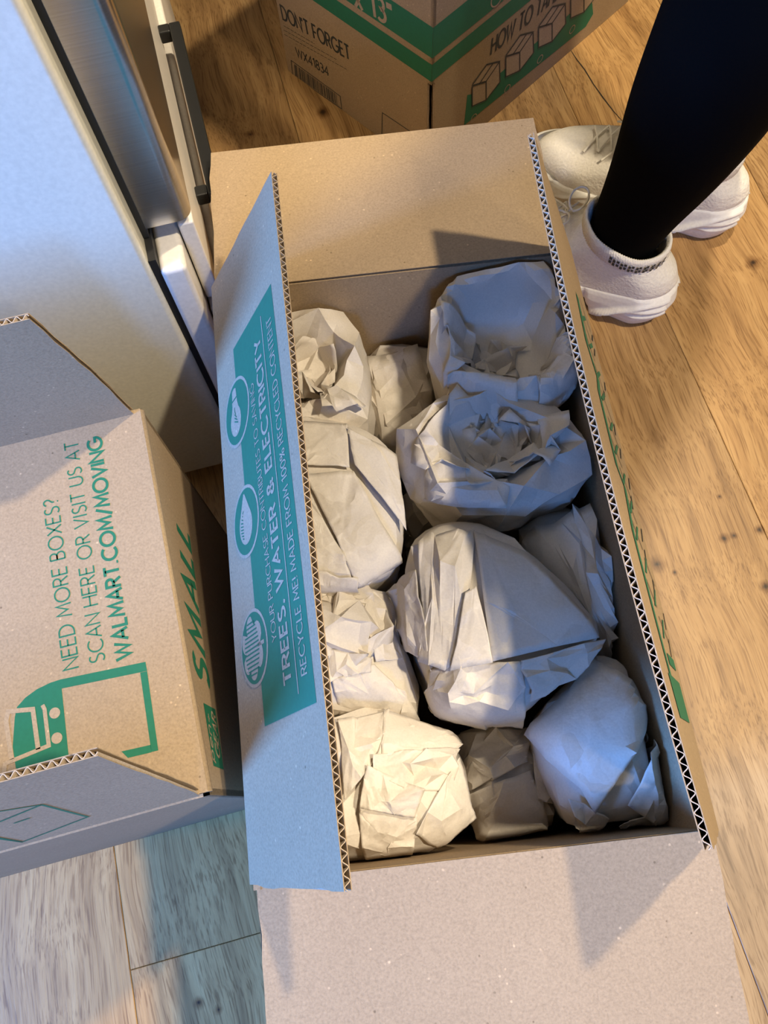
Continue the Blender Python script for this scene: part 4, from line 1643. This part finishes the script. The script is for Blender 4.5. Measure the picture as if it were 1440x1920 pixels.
# big draped parcel in the centre
p6 = Parcel('large draped parcel in the centre, half in sharp shadow',
            [(768, 1022), (804, 994), (842, 984), (900, 988), (960, 1022), (1060, 1108), (1128, 1188), (1090, 1248), (1030, 1295), (985, 1340), (900, 1355), (820, 1335), (790, 1260), (764, 1190), (756, 1080)],
            .262, .314, 606, 'dome', boxy=2.5, excess=.012, hmax=.005, lev0=2, shrink=.84)
patch(p6, [(886, 1000), (978, 1036), (1130, 1190), (918, 1242)], (.012, .012), (2, 2), 1, .003, .005, fine=.006, rag=.02)
patch(p6, [(790, 1010), (886, 998), (858, 1250), (800, 1230)], (.16, .02), (5, 2), 2, .002, .012, fine=.015, rag=.1)
patch(p6, [(872, 1120), (892, 1110), (922, 1240), (848, 1256)], (.03, .02), (2, 2), 3, .008, .005, fine=.01, rag=.05)
patch(p6, [(738, 1068), (792, 1070), (812, 1235), (762, 1195)], (.14, .03), (3, 3), 4, .003, .010, fine=.015)
patch(p6, [(800, 1262), (962, 1248), (992, 1362), (806, 1350)], (.05, .04), (4, 3), 5, .002, .008, fine=.015, z=.285)
patch(p6, [(962, 1250), (1128, 1196), (1064, 1270), (988, 1308)], (.03, .22), (3, 4), 6, .002, .010, fine=.015, z=.285)
# dark one along the right wall
p7 = Parcel('long shadowed parcel lying against the right wall of the box',
            [(962, 1005), (1002, 968), (1080, 950), (1116, 960), (1152, 1030), (1200, 1130), (1230, 1230), (1244, 1310), (1200, 1310), (1140, 1225), (1062, 1128), (995, 1052)],
            .226, .268, 707, 'dome', boxy=2.2, excess=.015, hmax=.006, lev0=2, shrink=.8)
patch(p7, [(962, 1000), (1114, 952), (1242, 1310), (1165, 1280)], (.14, .012), (6, 2), 1, .001, .012, fine=.012, rag=.08)
# smooth roll at the near right
p8 = Parcel('smooth paper roll with ragged end in the near right corner, bluish in daylight',
            [(992, 1368), (1040, 1305), (1108, 1228), (1165, 1240), (1212, 1295), (1250, 1395), (1276, 1475), (1286, 1545), (1200, 1572), (1120, 1577), (1062, 1542), (1018, 1460)],
            .244, .290, 808, 'dome', boxy=2.2, excess=.008, hmax=.004, lev0=2, shrink=.84)
patch(p8, [(1004, 1375), (1125, 1234), (1214, 1324), (1128, 1526)], (.010, .010), (2, 2), 1, .004, .004, fine=.005, rag=.02)
patch(p8, [(1156, 1506), (1204, 1382), (1276, 1470), (1230, 1540)], (.03, .03), (2, 2), 2, .004, .006, fine=.010, rag=.03, z=.265)
patch(p8, [(1062, 1486), (1130, 1528), (1118, 1578), (1080, 1546)], (.06, .05), (3, 2), 3, .002, .008, fine=.015, z=.255)
patch(p8, [(1150, 1540), (1282, 1500), (1284, 1556), (1185, 1574)], (.08, .06), (4, 2), 4, .001, .009, fine=.02, z=.245)
patch(p8, [(1205, 1318), (1240, 1370), (1270, 1465), (1206, 1385)], (.06, .03), (2, 3), 5, .001, .006, z=.265)
# left, crumpled swirl
p9 = Parcel('parcel with a tightly twisted crumpled top beside the near half of the left flap',
            [(460, 1130), (560, 1112), (660, 1110), (718, 1118), (738, 1165), (758, 1250), (788, 1325), (780, 1350), (720, 1338), (640, 1332), (560, 1340), (470, 1300)],
            .238, .276, 909, 'dome', boxy=2.4, excess=.04, hmax=.008, lev0=3)
p9.sheet((650, 1180), (.075, .075), 20, (.62, .62), 1, cell=.014, hmax=.020, lift=.002)
patch(p9, [(664, 1112), (728, 1116), (748, 1232), (700, 1245)], (.10, .04), (3, 4), 2, .004, .009, fine=.015)
patch(p9, [(625, 1268), (702, 1246), (796, 1346), (640, 1335)], (.05, .05), (4, 3), 3, .004, .009, fine=.015)
patch(p9, [(618, 1222), (690, 1232), (690, 1262), (622, 1275)], (.16, .10), (4, 2), 4, .004, .010, fine=.02)
patch(p9, [(600, 1100), (720, 1108), (690, 1140), (605, 1140)], (.10, .08), (4, 2), 5, .003, .010, fine=.02)
# near left
p10 = Parcel('crumpled parcel in the near left corner of the box, brightly lit',
             [(480, 1430), (560, 1372), (640, 1348), (715, 1338), (785, 1358), (848, 1390), (868, 1470), (878, 1530), (845, 1562), (770, 1588), (735, 1612), (675, 1615), (580, 1605), (490, 1560)],
             .242, .286, 1010, 'dome', boxy=2.6, excess=.035, hmax=.008, lev0=3)
patch(p10, [(640, 1360), (722, 1338), (712, 1420), (650, 1500)], (.16, .03), (4, 3), 1, .002, .012, fine=.015)
patch(p10, [(720, 1338), (862, 1388), (846, 1412), (712, 1425)], (.03, .04), (3, 2), 2, .004, .006, fine=.012)
patch(p10, [(705, 1422), (848, 1404), (838, 1480), (715, 1500)], (.20, .18), (6, 4), 3, .002, .013, fine=.02)
patch(p10, [(676, 1505), (778, 1520), (768, 1600), (682, 1620)], (.05, .05), (3, 3), 4, .004, .008, fine=.015)
patch(p10, [(772, 1545), (852, 1420), (886, 1528), (822, 1588)], (.06, .05), (3, 3), 5, .004, .010, fine=.015)
patch(p10, [(690, 1440), (790, 1480), (770, 1530), (676, 1512)], (.05, .06), (3, 2), 6, .006, .007, fine=.015)
# near centre, low
p11 = Parcel('low parcel in half shadow at the near wall between the lit and the bluish ones',
             [(865, 1380), (910, 1362), (980, 1365), (1005, 1415), (1032, 1490), (1028, 1555), (965, 1580), (905, 1575), (880, 1490)],
             .195, .236, 1111, 'dome', boxy=2.3, excess=.03, hmax=.008, lev0=3)
patch(p11, [(868, 1380), (992, 1366), (990, 1432), (878, 1488)], (.08, .08), (4, 3), 1, .002, .011, fine=.02)
patch(p11, [(872, 1492), (988, 1436), (1034, 1552), (905, 1576)], (.02, .02), (2, 2), 2, .003, .006, fine=.010)
patch(p11, [(985, 1400), (1010, 1410), (1040, 1510), (1000, 1500)], (.10, .05), (2, 4), 3, .003, .010, fine=.02)
# deep crumpled one seen in the gap
p12 = Parcel('deep dark crumpled parcel glimpsed in the gap left of the centre',
             [(760, 935), (800, 918), (835, 935), (845, 985), (815, 1005), (775, 1000)],
             .150, .180, 1212, 'dome', excess=.10, hmax=.010, lev0=3)
